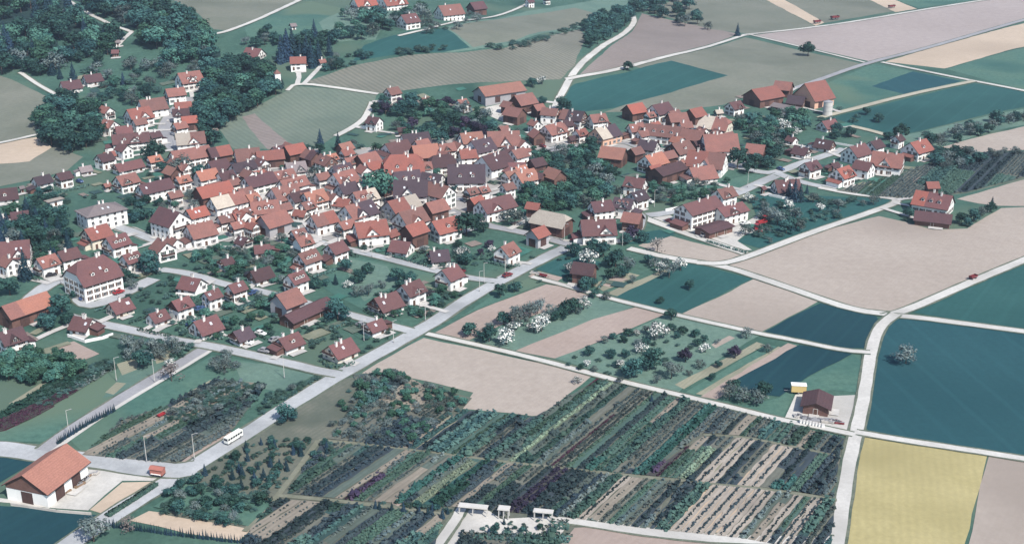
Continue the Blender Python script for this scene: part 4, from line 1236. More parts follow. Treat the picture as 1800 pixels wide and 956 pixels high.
grove([(1120, -8), (1190, -8), (1256, 46), (1240, 52), (1190, 34), (1130, 20)], 26, 'bbf', 13, 20, 'bluish dark tree in the wood tongue at the plateau edge', PLA, .6, nm='forest_tree')
grove([(600, 25), (640, 18), (700, 22), (760, 8), (752, 30), (690, 52), (620, 66), (592, 60)], 34, 'bbfl', 14, 24, 'dark tree in the belt below the hilltop red farmhouse', PLA, .62, nm='forest_tree')
grove([(490, 70), (560, 55), (600, 62), (590, 80), (560, 100), (500, 96)], 16, 'bbc', 18, 26)
grove([(420, 55), (480, 50), (500, 78), (430, 80)], 8, 'bf', 12, 18)
grove([(560, 112), (600, 92), (680, 96), (620, 114), (575, 124)], 14, 'bfs', 10, 16)
grove([(700, 85), (780, 80), (785, 88), (705, 95)], 10, 's', 14, 20, nm='shrub')
grove([(860, 80), (960, 64), (1015, 42), (1020, 50), (920, 82), (865, 88)], 22, 's', 12, 20, nm='shrub')
grove([(700, 50), (820, 20), (850, 30), (800, 48), (720, 62)], 14, 'fs', 10, 16)
grove([(70, 205), (120, 170), (170, 190), (178, 240), (140, 255), (75, 245)], 26, 'bbbl', 24, 36)
grove([(100, 100), (300, 110), (330, 125), (285, 160), (240, 180), (170, 185), (130, 165), (190, 130), (120, 120)], 34, 'bblfs', 14, 22)
grove([(330, 115), (400, 108), (345, 130)], 6, 'fx', 12, 18)
grove([(655, 172), (720, 162), (830, 192), (870, 212), (860, 240), (760, 242), (700, 236), (688, 205)], 52, 'bbllfp', 12, 24)
grove([(940, 272), (1040, 252), (1070, 292), (1085, 335), (1040, 356), (1000, 376), (930, 362), (905, 342), (960, 320)], 62, 'bbbllf', 14, 26)
grove([(1290, 215), (1400, 192), (1425, 215), (1385, 240), (1350, 290), (1320, 232)], 42, 'bbllf', 14, 24)
grove([(1480, 185), (1560, 195), (1540, 240), (1440, 240), (1425, 222)], 12, 'bs', 12, 18)
grove([(1620, 238), (1740, 208), (1830, 190), (1830, 205), (1740, 228), (1640, 258)], 22, 'bf', 13, 20)
grove([(1632, 268), (1700, 264), (1722, 280), (1660, 292), (1640, 290)], 16, 'bbf', 14, 22)
grove([(1725, 264), (1840, 255), (1840, 268), (1740, 276)], 10, 'f', 10, 14)
grove([(1315, 350), (1450, 348), (1545, 352), (1440, 398), (1350, 425), (1318, 418), (1345, 390)], 60, 'sfs', 9, 20, nm='shrub')
grove([(1145, 318), (1290, 316), (1250, 340), (1190, 362), (1140, 350)], 30, 'slf', 9, 18, nm='shrub')
grove([(1330, 275), (1370, 290), (1340, 300), (1300, 292)], 8, 'bb', 16, 24)
grove(ell(62, 408, 64, 50), 60, 'bbblfc', 14, 28)
grove(ell(100, 345, 60, 14), 16, 'bs', 9, 15)
grove(ell(245, 362, 40, 22), 16, 'bbs', 12, 20)
grove(ell(385, 460, 62, 36), 34, 'bls', 11, 19)
grove(ell(470, 480, 80, 50), 40, 'blsf', 11, 18)
grove(ell(270, 510, 60, 40), 22, 'bs', 10, 18)
grove(ell(400, 560, 110, 40), 44, 'blss', 10, 17)
grove(ell(610, 590, 90, 32), 34, 'bss', 9, 16)
grove(ell(740, 530, 90, 26), 34, 'bssl', 10, 18)
grove(ell(640, 440, 60, 14), 12, 'bs', 9, 15)
grove(ell(790, 455, 50, 22), 16, 'bbs', 12, 20)
grove(ell(950, 470, 60, 30), 8, 's', 9, 14)
grove(ell(70, 640, 78, 24), 34, 'bbl', 18, 28)
grove(ell(280, 612, 70, 16), 22, 'bfs', 14, 26)
grove([(60, 698), (120, 652), (190, 632), (205, 642), (120, 690), (75, 715)], 40, 's', 12, 18, nm='shrub')
grove([(475, 690), (560, 662), (578, 668), (500, 725), (430, 765)], 40, 'ssf', 12, 19, nm='row_shrub')
grove([(300, 725), (345, 690), (470, 680), (400, 720), (320, 745)], 36, 'sf', 12, 18, nm='row_shrub')
grove([(365, 640), (400, 622), (420, 640), (390, 655)], 8, 'bf', 14, 22)
grove([(290, 735), (370, 680), (460, 676), (420, 720), (330, 745)], 46, 's', 11, 17, nm='shrub')
grove([(405, 765), (560, 662), (578, 670), (480, 735), (415, 768)], 44, 's', 12, 18, nm='shrub')
SAP = 'saplings of the nursery grove'
grove([(620, 668), (690, 648), (790, 684), (826, 704), (800, 724), (700, 790), (640, 770), (570, 775)], 120, 'lllffss', 9, 16, lambda k: {'l': 'bright green sapling in the dense nursery grove under the big pale field', 'f': 'grey-green sapling in the dense nursery grove under the big pale field'}.get(k, 'low green bush in the dense nursery grove under the big pale field'), SAP, .7, nm='sapling')
CON = 'young conifers of the nursery'
def cl(k): return {'c': 'young dark conifer crowded in the nursery by the main road', 'b': 'dark round shrub tree crowded among the nursery conifers by the main road'}.get(k, 'low dark bush crowded among the nursery conifers by the main road')
grove([(335, 825), (400, 795), (450, 770), (560, 768), (596, 790), (500, 850), (470, 868), (400, 850)], 105, 'csssbb', 9, 16, cl, CON, .6, nm='sapling')
grove([(285, 855), (340, 838), (470, 868), (480, 880), (432, 922), (400, 916), (290, 900)], 50, 'bbssf', 14, 24, nm='ornamental_shrub')
core = [(320, 275), (480, 262), (640, 250), (760, 240), (900, 225), (1010, 250), (1090, 290), (1010, 330), (900, 360), (840, 400), (700, 420), (560, 430), (330, 430), (180, 440), (130, 380), (180, 330)]
F('lawn', MEAD2, [(270, 892), (330, 850), (400, 862), (480, 884), (436, 926), (350, 908)])
grove(core, 120, 'bbbsslf', 8, 18)
grove([(1080, 215), (1300, 195), (1330, 270), (1280, 310), (1110, 320), (1050, 270)], 34, 'bbs', 9, 16)
grove([(1390, 235), (1600, 230), (1660, 265), (1540, 330), (1440, 330), (1390, 290)], 50, 'bsss', 8, 15)
grove([(170, 200), (330, 140), (370, 180), (350, 270), (200, 320)], 26, 'bbs', 10, 18)
grove([(0, 420), (140, 420), (300, 440), (330, 600), (150, 610), (0, 600)], 40, 'bbss', 11, 22)
grove([(800, 230), (960, 240), (940, 265), (830, 262)], 8, 'bs', 9, 14)

# clipped rows of small conifers: every plant an object
def plant_row(pts, n, wpx, label, group, kind='c', hr=2.4):
    ln = P(pts)
    for k in range(n):
        t = (k + .5) / n * (len(ln) - 1); i = min(int(t), len(ln) - 2); q = ln[i].lerp(ln[i + 1], t - i)
        g = Vector((q.x + random.uniform(-.15, .15), q.y + random.uniform(-.15, .15), TZ(q.x, q.y) + LAYER[0] * .6))
        wd = wpx / pxm(g) * random.uniform(.85, 1.2)
        o = link('row_conifer', random.choice(CROWN[kind]), None, g, (0, 0, random.uniform(0, 6)))
        o.scale = (wd, wd, wd * hr * random.uniform(.85, 1.15)); tag(o, label, 'shrub', group)
plant_row([(100, 782), (150, 750), (203, 722)], 34, 5.5, 'small pointed conifer in the nursery row along the grey side road', 'row conifers by the side road')
plant_row([(187, 925), (300, 940), (430, 955)], 52, 5.0, 'slim pointed conifer in the hedge line under the bare tan strip', 'row conifers under the tan strip', hr=3.2)

# nursery rows: rows of young plants past counting, one object for each bed
ROWD = Vector((math.cos(A_ROW), math.sin(A_ROW))); CRSD = Vector((-ROWD.y, ROWD.x))
TYPES = {  # leaf, plant size, spacing along row, spacing between rows, fill, height
 'g': ('g', .85, .62, 1.15, .97, .8), 'G': ('s', 1.25, .75, 1.4, .97, 1.0), 'd': ('d', 1.15, .75, 1.5, .94, 1.0), 'k': ('k', .85, .6, 1.5, .94, .9),
 'r': ('r', .62, .65, 1.1, .98, .8), 'T': ('T', 1.2, .62, 1.2, .98, 1.0), 'y': ('y', .9, .8, 1.4, .9, .9), 'm': ('f', 1.1, .9, 1.7, .85, 1.1),
 'q': ('d', .55, .42, 1.75, .93, .8), 't': ('k', .55, 1.1, 1.8, .7, .8), 'p': ('p', 1.15, .8, 1.5, .94, 1.1)}
BEDG = {k: mat_field('bed_soil_' + k, a, tuple(v * 1.3 for v in a), .15, 1.3, A_ROW, .3, tuple(v * .6 for v in a), fine=1.0) for k, a in {
 'g': (.060, .105, .090), 'G': (.035, .070, .068), 'd': (.040, .055, .066), 'k': (.120, .125, .105), 'r': (.055, .055, .05), 'T': (.030, .078, .074), 'y': (.115, .145, .105),
 'm': (.085, .110, .095), 'q': (.30, .265, .225), 't': (.215, .190, .155), 'p': (.06, .06, .06)}.items()}
def clip_v(poly, lo, hi, ax=None):
    ax = ax or CRSD
    for sgn, lim in ((1, lo), (-1, -hi)):
        out = []
        for k in range(len(poly)):
            p, q = poly[k - 1], poly[k]; a, c = sgn * p.dot(ax) - lim, sgn * q.dot(ax) - lim
            if a * c < 0: out.append(p.lerp(q, a / (a - c)))
            if c >= 0: out.append(q)
        poly = out
        if len(poly) < 3: return None
    return poly
TYW = {'q': 'thin dark plant lines on pale soil', 'g': 'low green plants', 'G': 'dense green shrubs', 'd': 'dark bluish shrubs', 'k': 'thin young plants', 'r': 'dark red plants', 'T': 'lush teal-green shrubs',
       'y': 'pale yellowish plants', 'm': 'mixed grey-green shrubs', 't': 'sparse seedlings on bare soil', 'p': 'purple shrubs'}
BEDS = {}
def band(poly, spec, where):
    W = P(poly); vs = [p.dot(CRSD) for p in W]; v0, v1 = max(vs), min(vs)
    tot = sum(s[0] for s in spec); v = v0; rr = random.Random(int(poly[0][0] + poly[0][1]))
    sp2 = []
    for wd, ty in spec:
        sp2 += [(wd * .55, ty), (wd * .45, ty if rr.random() < .4 else rr.choice('gGdktmdqG'))] if wd > 3 and ty != 'q' else [(wd, ty)]
    us = [p.dot(ROWD) for p in W]; u0, u1 = min(us), max(us)
    segs = []
    for wd, ty in sp2:
        cut = u0 + (u1 - u0) * rr.uniform(.2, .8)
        segs += [(wd, ty, u0, cut), (0, rr.choice('gGdktmdk'), cut, u1)] if rr.random() < .72 and ty != 'q' else [(wd, ty, u0, u1)]
    wv = 0
    for wd, ty, ua, ub in segs:
        if wd: v -= wv; wv = wd / tot * (v0 - v1)
        lf, sz, sp, rs, fill, hh = TYPES[ty]
        b = MB(); b.tone = []; nrow = max(1, int(wv / rs / .88))
        for rw in range(nrow):
            vv = v - (rw + .5) * wv / nrow; u = ua + .6 + rr.uniform(0, 1.2); tb = rr.uniform(0, .5)
            if rr.random() < .06: continue
            while u < ub - .8:
                u += sp * rr.uniform(.75, 1.3)
                if rr.random() > fill: continue
                q = ROWD * u + CRSD * (vv + rr.uniform(-.12, .12) * rs)
                if not inside(q, W) : continue
                if any((q.x - t[0]) ** 2 + (q.y - t[1]) ** 2 < (t[2] * .6) ** 2 for t in NEARB): continue
                s = sz * .95 * rr.uniform(.55, 1.4) * (1.7 if rr.random() < .03 else 1); t0 = min(.65, max(0, tb + rr.uniform(-.2, .2)))
                for k in range(10):
                    d = rvec(rr); d.z = abs(d.z)
                    leaf(b, Vector((q.x, q.y, TZ(q.x, q.y) + .05 + LAYER[0])) + Vector((d.x * s * .55, d.y * s * .55, d.z * s * hh)), d + Vector((0, 0, .4)), s * .40, rr, LEAF[lf], min(1, max(0, t0 + rr.uniform(-.1, .3))))
        cp = clip_v(W, v - wv + .1, v - .1)
        if cp and (ua > u0 or ub < u1): cp = clip_v(cp, ua, ub, ROWD)
        if cp: sheet('nursery_bed', [rough_edge(cp, 2.5, .3)], BEDG[ty], LAYER[0] + .01 + .002 * rr.random())
        if not b.f: continue
        o = link('nursery_rows', b.mesh('nursery_rows')); BEDS[(ty, where)] = BEDS.get((ty, where), 0) + 1
        n = BEDS[(ty, where)]
        tag(o, f'rows of {TYW[ty]}, {ordinal(n - 1)} such bed from left {where}', 'nursery bed', 'nursery beds', 'stuff')
NEARB = [t for t in TREES if t[1] < 420]
def SPEC(s): return [(float(''.join(c for c in q if c in '0123456789.')), ''.join(c for c in q if c.isalpha())) for q in s.split()]
band([(575, 772), (640, 700), (620, 660), (700, 655), (812, 712), (720, 790)], SPEC('4k 3k 3d'), 'beside the sapling grove')
band([(700, 787), (815, 722), (940, 734), (1052, 668), (1240, 712), (1380, 745), (1484, 772), (1476, 802), (1388, 783), (1306, 767), (1236, 762), (1134, 836), (1037, 827), (914, 814)],
     SPEC('5t 3d 6G 3g 4G 2k 2d 3G 4m 2y 5G 5m 1r 3k 3g 2d 3T 2g 3G 3k 2d 4T 3m 2k 3k 2d 3g 2t 3k 3G 2d 4k 3k 2t 5G 6p'), 'under the long pale track')
band([(505, 868), (566, 778), (700, 790), (914, 818), (1130, 842), (1196, 848), (1136, 930), (1000, 911), (800, 892), (620, 880)],
     SPEC('7d 2g 3G 2k 6d 3m 2t 1.5r 1p 3g 2k 5t 4T 3y 5T 2d 2t 5d 6d 4p 3d 5G 1r 2t 5G 3m 2y 2g 4d 4d'), 'above the nursery forecourt')
band([(1134, 836), (1236, 768), (1306, 771), (1388, 787), (1474, 804), (1466, 876), (1397, 864), (1335, 857), (1252, 850), (1203, 843)],
     SPEC('3p 1r 5g 3y 2d 3q 3q 3d 3d 3q 3q 3k 5T 3G 4d 4d 2k'), 'left of the yellow field')
band([(1142, 930), (1203, 848), (1335, 861), (1468, 882), (1458, 975), (1300, 946)], SPEC('4d 4G 3q 3q 3q 3q 3q 3q 5m 3q 4d 2q 3d 2y 3d 3G'), 'at the bottom edge of the nursery')
band([(440, 930), (490, 878), (620, 888), (780, 908), (760, 970), (420, 985)], SPEC('4G 6d 2k 4G 4k 3g 2t 5d 4G'), 'at the lower left of the forecourt')
band([(145, 800), (215, 740), (290, 715), (380, 668), (470, 676), (405, 760), (310, 815)], SPEC('2k 2g 3t 2k 2g 4d 5d 3k'), 'beside the corner junction')
band([(0, 728), (90, 675), (150, 655), (200, 640), (200, 650), (60, 735), (0, 760)], SPEC('3T 3r'), 'in the meadow at the left edge')
band([(800, 965), (815, 935), (990, 945), (975, 985)], SPEC('3d 3G'), 'in front of the forecourt')
band([(1470, 336), (1560, 312), (1650, 284), (1740, 270), (1835, 268), (1835, 303), (1700, 338), (1600, 350), (1540, 346)], SPEC('3k 3g 3k 3k 3g 3k 3g 3k'), 'behind the lone brown farm')

# ---------------- vehicles, lamps, yard things ----------------
M_TYRE = mat_plain('tyre', (.02, .02, .022), .2); M_RED = mat_plain('red_paint', (.30, .03, .035), .2, rough=.45, spec=.4)
M_DRED = mat_plain('dull_red_paint', (.17, .035, .04), .25, rough=.5); M_YEL = mat_plain('yellow_paint', (.60, .45, .19), .08, rough=.5)
M_BUS = mat_plain('bus_cream', (.74, .74, .68), .04, rough=.4, spec=.4); M_DARK = mat_plain('dark_trim', (.03, .03, .035), .2)
M_BLUE = mat_plain('blue_paint', (.05, .09, .20), .15, rough=.4, spec=.4); M_SALM = mat_plain('salmon_paint', (.36, .14, .11), .1, rough=.5)
M_WOOD = mat_plain('timber_stack', (.22, .15, .10), .3); M_STONE = mat_plain('pale_stone', (.46, .43, .39), .2)
def at(px, py): return ground(px, py) + Vector((0, 0, LAYER[0] * .95))
def heading(px, py, s):
    a, b = ground(px - 5, py + 5 * s), ground(px + 5, py - 5 * s); return math.atan2(b.y - a.y, b.x - a.x)
def wheel(root, x, y, r, wd=.24):
    b = MB(); b.cyl((0, 0, 0), r, r, wd, M_TYRE, 12, 'y'); o = link('wheel', b.mesh('wheel'), root, (x, y, r))
    h = MB(); h.cyl((0, 0, 0), r * .55, r * .55, wd + .03, M_METAL, 8, 'y'); link('rim', h.mesh('rim'), o)
def car(px, py, s, mat, label):
    root = empty('parked_car', at(px, py) + Vector((0, 0, .06)), heading(px, py, s)); tag(root, label, 'car', 'cars in the village')
    prof = [(-2.1, .35), (2.1, .35), (2.15, .7), (1.95, .88), (.95, .96), (-1.75, .98), (-2.12, .8)]
    cab = [(.95, .96), (.35, 1.42), (-1.05, 1.44), (-1.75, .98)]
    b = MB()
    for pr, hw_ in ((prof, .82), (cab, .72)):
        n = len(pr)
        b.face([(x, -hw_, z) for x, z in pr], mat); b.face([(x, hw_, z) for x, z in reversed(pr)], mat)
        for k in range(n):
            a, c = pr[k], pr[(k + 1) % n]; b.face([(c[0], -hw_, c[1]), (a[0], -hw_, a[1]), (a[0], hw_, a[1]), (c[0], hw_, c[1])], mat)
    link('body', b.mesh('body'), root)
    g = MB()
    for sy in (-1, 1): g.box((-.35, sy * .73, 1.19), (1.5, .03, .32), M_GLASS)
    g.face([(.97, -.62, 1.0), (.97, .62, 1.0), (.42, .58, 1.40), (.42, -.58, 1.40)], M_GLASS); g.face([(-1.78, .62, 1.02), (-1.78, -.62, 1.02), (-1.12, -.58, 1.42), (-1.12, .58, 1.42)], M_GLASS)
    link('window', g.mesh('window'), root)
    for x in (-1.3, 1.35):
        for y in (-.78, .78): wheel(root, x, y, .31, .2)
    for y in (-.55, .55):
        h = MB(); h.box((2.15, y, .68), (.06, .3, .16), M_WHITE); link('headlight', h.mesh('headlight'), root)
car(209, 517, .35, M_RED, 'red car parked in the yard right of the big brown-roofed inn')
car(892, 487, .35, M_DRED, 'dark red car on the main road at the side street mouth')
car(1012, 425, -.1, M_RED, 'red car in front of the brown wooden tan-roofed barn')
car(1177, 392, -.3, M_DRED, 'dark red van-like car at the corner of the long white factory')
car(1240, 417, .2, M_METAL, 'grey car parked below the open shed of the factory')
car(90, 487, .2, M_DARK, 'dark car in front of the white dormered house at the left street')
car(150, 527, .3, M_BLUE, 'blue car parked beside the left end of the brown-roofed inn')
car(435, 606, -.2, M_WHITE, 'white car parked in front of the slate-roofed garden house')
car(465, 620, -.2, M_METAL, 'grey car on the residential street by the hedge')
car(1310, 396, .2, M_WHITE, 'white car on the gravel yard behind the factory workshop')
car(1372, 300, -.3, M_BLUE, 'blue car at the street junction right of the dark trees')
car(305, 236, 2, M_WHITE, 'white car on the climbing grey street')
def bus():
    root = empty('minibus', at(411, 775) + Vector((0, 0, .05)), heading(410, 775, .62)); tag(root, 'cream white minibus driving on the main road at the lower left', 'minibus'); root.scale = (.64, .66, .70)
    b = MB(); b.box((0, 0, 1.75), (9.6, 2.4, 2.5), M_BUS); b.box((0, 0, .5), (9.4, 2.3, .28), M_DARK); b.box((0, 0, 3.04), (9.2, 2.0, .1), M_BUS); b.box((-2, 0, 3.14), (1.2, .9, .12), M_WHITE)
    me = b.mesh('body'); link('body', me, root)
    for sy in (-1, 1):
        for k in range(6):
            g = MB(); g.box((-3.9 + k * 1.5, sy * 1.21, 2.15), (1.2, .04, .85), M_GLASS); link('window', g.mesh('window'), root)
    for sx in (-1, 1):
        g = MB(); g.box((sx * 4.81, 0, 2.15), (.04, 2.0, .95), M_GLASS); link('windscreen', g.mesh('windscreen'), root)
    for x in (-3, 3):
        for y in (-1.05, 1.05): wheel(root, x, y, .48, .3)
bus()
def cart(px, py, s, mat, label, sc=1.0, rails=True):
    root = empty('farm_cart', at(px, py) + Vector((0, 0, .05)), heading(px, py, s)); tag(root, label, 'cart', 'farm carts')
    b = MB(); b.box((0, 0, .95 * sc), (4.6 * sc, 2.0 * sc, .2), mat)
    for sy in (-1, 1): b.box((0, sy * sc, 1.35 * sc), (4.6 * sc, .08, .6 * sc), mat)
    for sx in (-1, 1): b.box((sx * 2.3 * sc, 0, 1.45 * sc), (.08, 1.9 * sc, .8 * sc), mat)
    link('bed', b.mesh('bed'), root); d = MB(); d.box((3.2 * sc, 0, .75 * sc), (2.0 * sc, .12, .12), M_DARK); link('drawbar', d.mesh('drawbar'), root)
    for x in (-1.4, 1.4):
        for y in (-.85, .85): wheel(root, x * sc, y * sc, .45 * sc)
cart(1436, 42, .1, M_DRED, 'dark red farm cart on the plateau track beside the sandy strip', 1.3)
cart(1467, 35, .1, M_DRED, 'reddish farm cart standing under the grey plateau field', 1.5)
cart(1567, 15, .1, M_DRED, 'red-brown farm cart on the plateau near the far field strips', 1.3)
cart(1710, 491, .35, M_DRED, 'rusty long farm cart on the verge of the white field track', .75)
cart(812, 480, -.2, M_DRED, 'small rusty cart beside the white roadside villa', .6)
cart(955, 488, -.2, M_DRED, 'small rusty cart on the stony plot by the crossroads', .6)
cart(284, 733, .5, M_RED, 'small red and white cart in the tan nursery strip at the left', .5)
def tractor(px, py, s, mat, label):
    root = empty('tractor', at(px, py), heading(px, py, s)); tag(root, label, 'tractor', 'red farm machines')
    b = MB(); b.box((.9, 0, 1.15), (2.0, .8, .8), mat); b.box((-.6, 0, .95), (1.4, 1.0, .5), mat); b.box((-.7, 0, 2.55), (1.7, 1.5, .12), mat)
    for x in (-1.4, .05):
        for y in (-.65, .65): b.box((x, y, 1.8), (.08, .08, 1.45), M_DARK)
    for sy in (-1, 1): b.box((-.75, sy * .85, 1.45), (1.5, .4, .12), mat)
    link('body', b.mesh('body'), root); e = MB(); e.cyl((1.2, .25, 1.5), .05, .05, .9, M_DARK, 6); link('exhaust', e.mesh('exhaust'), root)
    for y in (-.85, .85): wheel(root, -.75, y, .8, .42); wheel(root, 1.45, y * .85, .48, .28)
tractor(1330, 404, 1.2, M_RED, 'red tractor nearest the dark shrub on the factory gravel yard')
tractor(1346, 390, .3, M_RED, 'red tractor standing farthest right on the factory gravel yard')
cart(1338, 396, .2, M_RED, 'bright red open cart between the two red tractors', 1.0)
cart(1333, 411, -.6, M_RED, 'bright red cart tilted toward the grass below the red tractor', .8)
def wagon():
    root = empty('covered_wagon', at(278, 836), heading(278, 836, -.15)); tag(root, 'salmon-red covered sales wagon at the gravel corner of the junction', 'wagon'); root.scale = (.85, .85, .85)
    b = MB(); b.box((0, 0, 1.5), (4.2, 2.2, 1.9), M_SALM); b.box((0, 0, .5), (4.4, 2.0, .15), M_DARK); link('body', b.mesh('body'), root)
    r_ = MB(); 
    for sy in (-1, 1): r_.face([(-2.4, 0, 3.1), (2.4, 0, 3.1), (2.4, sy * 1.4, 2.45), (-2.4, sy * 1.4, 2.45)][::sy], M_SALM)
    r_.face([(-2.3, -1.1, 2.45), (-2.3, 1.1, 2.45), (-2.3, 0, 3.05)], M_SALM); r_.face([(2.3, -1.1, 2.45), (2.3, 1.1, 2.45), (2.3, 0, 3.05)], M_SALM)
    link('roof', r_.mesh('roof'), root); k = MB(); k.box((0, -1.25, .9), (3.4, .5, .1), M_WHITE); link('counter', k.mesh('counter'), root)
    for x in (-1.4, 1.4):
        for y in (-.9, .9): wheel(root, x, y, .4)
wagon()
def container():
    root = empty('site_trailer', at(1403, 691), heading(1403, 691, -.05)); tag(root, 'pale yellow box trailer at the corner of the gravel behind the field shed', 'trailer')
    b = MB(); b.box((0, 0, 1.6), (4.4, 2.2, 2.1), M_YEL); link('body', b.mesh('body'), root)
    t = MB(); t.box((0, 0, 2.72), (4.6, 2.4, .14), M_WHITE); link('roof', t.mesh('roof'), root)
    d = MB(); d.box((-3.2, 0, .55), (2.0, .12, .12), M_METAL); link('drawbar', d.mesh('drawbar'), root)
    for y in (-.95, .95): wheel(root, 0, y, .4)
container()
# street lamps: one is built, the others copied with their parts
def lamp_first():
    root = empty('street_lamp', (0, 0, 0)); p = MB(); p.cyl((0, 0, 0), .10, .06, 7.6, M_CONC, 8); p.cyl((0, 0, 0), .2, .2, .4, M_METAL, 8); link('pole', p.mesh('pole'), root)
    a = MB(); a.box((.6, 0, 7.6), (1.3, .07, .07), M_CONC); link('arm', a.mesh('arm'), root)
    h = MB(); h.box((1.3, 0, 7.58), (.6, .25, .12), M_METAL); link('lamp_head', h.mesh('lamp_head'), root); return root
LAMPS = [(888, 484), (843, 513), (851, 498), (1094, 433), (640, 600), (748, 564), (692, 603), (205, 670), (272, 672), (122, 765), (258, 812), (342, 808), (1314, 330), (1240, 348), (1310, 298), (1150, 365), (654, 452), (738, 545), (992, 426), (500, 665), (380, 540), (305, 262)]
L0 = lamp_first()
for k, (x, y) in enumerate(LAMPS):
    o = L0
    if k:
        o = L0.copy(); COL.objects.link(o)
        for c in L0.children:
            d = c.copy(); COL.objects.link(d); d.parent = o
    o.location = at(x, y); o.rotation_euler = (0, 0, random.uniform(-.5, .8)); label_later(o, x, y, 'tall thin white street lamp', 'street lamp', 'street lamps')
def tower():
    root = empty('transformer_tower', at(489, 154), .4); tag(root, 'slim white square tower with a little roof by the wood track', 'tower')
    b = MB(); b.box((0, 0, 4), (3.2, 3.2, 8), WALLM['w']); link('wall', b.mesh('wall'), root)
    r_ = MB()
    for k in range(4):
        a, c = k * math.pi / 2 + math.pi / 4, (k + 1) * math.pi / 2 + math.pi / 4
        r_.face([(2.7 * math.cos(a), 2.7 * math.sin(a), 7.98), (2.7 * math.cos(c), 2.7 * math.sin(c), 7.98), (0, 0, 10.2)], ROOFM['m'])
    r_.face([(2.7 * math.cos(k * math.pi / 2 + math.pi / 4), 2.7 * math.sin(k * math.pi / 2 + math.pi / 4), 7.96) for k in range(4)], M_EAVE)
    link('roof', r_.mesh('roof'), root); d = MB(); d.box((0, -1.62, 1.1), (1.1, .08, 2.2), M_DOOR); link('door', d.mesh('door'), root)
tower()
def silo():
    root = empty('silo', at(1454, 203)); tag(root, 'pale round farm silo beside the pink-gabled red barn', 'silo')
    b = MB(); b.cyl((0, 0, 0), 2.6, 2.6, 7.5, M_CONC, 20); b.cyl((0, 0, 2.4), 2.66, 2.66, .12, M_METAL, 20); b.cyl((0, 0, 4.9), 2.66, 2.66, .12, M_METAL, 20); link('wall', b.mesh('wall'), root)
    c = MB(); c.cyl((0, 0, 7.5), 2.75, .3, .9, M_METAL, 20); link('roof', c.mesh('roof'), root)
silo()
def wallthing(name, pts, h, t, mat, label, cat):
    ln = P(pts); b = MB(); z0 = min(TZ(p.x, p.y) for p in ln)
    for a, c in zip(ln, ln[1:]):
        d = c - a; m = (a + c) / 2; b.box((m.x, m.y, TZ(m.x, m.y) + h / 2 - .2), (d.length + t * .9, t, h + .4), mat, math.atan2(d.y, d.x))
    o = link(name, b.mesh(name)); tag(o, label, cat); return o
M_HEDGE = LEAF['s']
def hedge(pts, h, t, label, dens=9):
    ln = P(pts); b = MB(); b.tone = []; r = random.Random(int(pts[0][0] * 3 + pts[0][1]))
    for a, c in zip(ln, ln[1:]):
        d = c - a; n = d.normalized(); s = Vector((-n.y, n.x))
        for k in range(int(d.length * dens)):
            q = a + d * r.random(); u, v = r.uniform(-.5, .5), r.uniform(.1, 1)
            if r.random() < .5: v = r.uniform(.85, 1.05)
            else: u = r.choice((-.5, .5)) * r.uniform(.85, 1.1)
            p = Vector((q.x + s.x * u * t, q.y + s.y * u * t, TZ(q.x, q.y) + v * h))
            leaf(b, p, Vector((s.x * u * 2, s.y * u * 2, .8 * v)) + rvec(r) * .5, .42, r, M_HEDGE, r.random())
    o = link('hedge', b.mesh('hedge')); tag(o, label, 'hedge', 'clipped hedges'); return o
hedge([(562, 634), (580, 648), (606, 645), (622, 640)], 1.2, 1.2, 'clipped hedge round the cream house at the street corner')
hedge([(640, 546), (655, 555), (680, 560)], 1.3, 1.2, 'clipped hedge round the brown-gabled house by the street')
hedge([(852, 461), (890, 470), (915, 468)], 1.2, 1.2, 'clipped hedge in front of the weathered-roof house on the lawn')
hedge([(330, 592), (345, 597), (395, 596)], 1.1, 1.1, 'clipped hedge along the street under the brown-roofed white house')
hedge([(680, 450), (706, 456), (760, 472)], 1.2, 1.2, 'clipped hedge along the middle street by the white house')
hedge([(188, 908), (230, 882), (275, 852)], .8, 1.7, 'low dark clipped hedge along the main road by the bare sandy plot', 40)
hedge([(240, 580), (270, 588), (300, 592)], 1.1, 1.1, 'clipped hedge below the street at the left white bungalow')
hedge([(1240, 425), (1290, 440), (1312, 446)], 1.0, 1.0, 'low hedge between the factory road and the small pale field')
hedge([(965, 946), (1005, 950)], 1.2, 3.0, 'dark clipped hedge block at the right of the nursery forecourt', 22)
hedge([(832, 945), (900, 948), (972, 957)], 1.1, 2.0, 'long dark clipped hedge at the front of the nursery forecourt', 16)
hedge([(968, 925), (1000, 926)], 1.4, 3.2, 'dark clipped mound at the back of the nursery forecourt', 24)
hedge([(884, 937), (898, 939)], 1.2, 2.2, 'small square clipped hedge in the middle of the nursery forecourt', 24)
hedge([(966, 934), (976, 936)], 1.3, 1.8, 'small clipped green block near the gravel fork of the forecourt', 24)
hr = random.Random(5); nh = 0
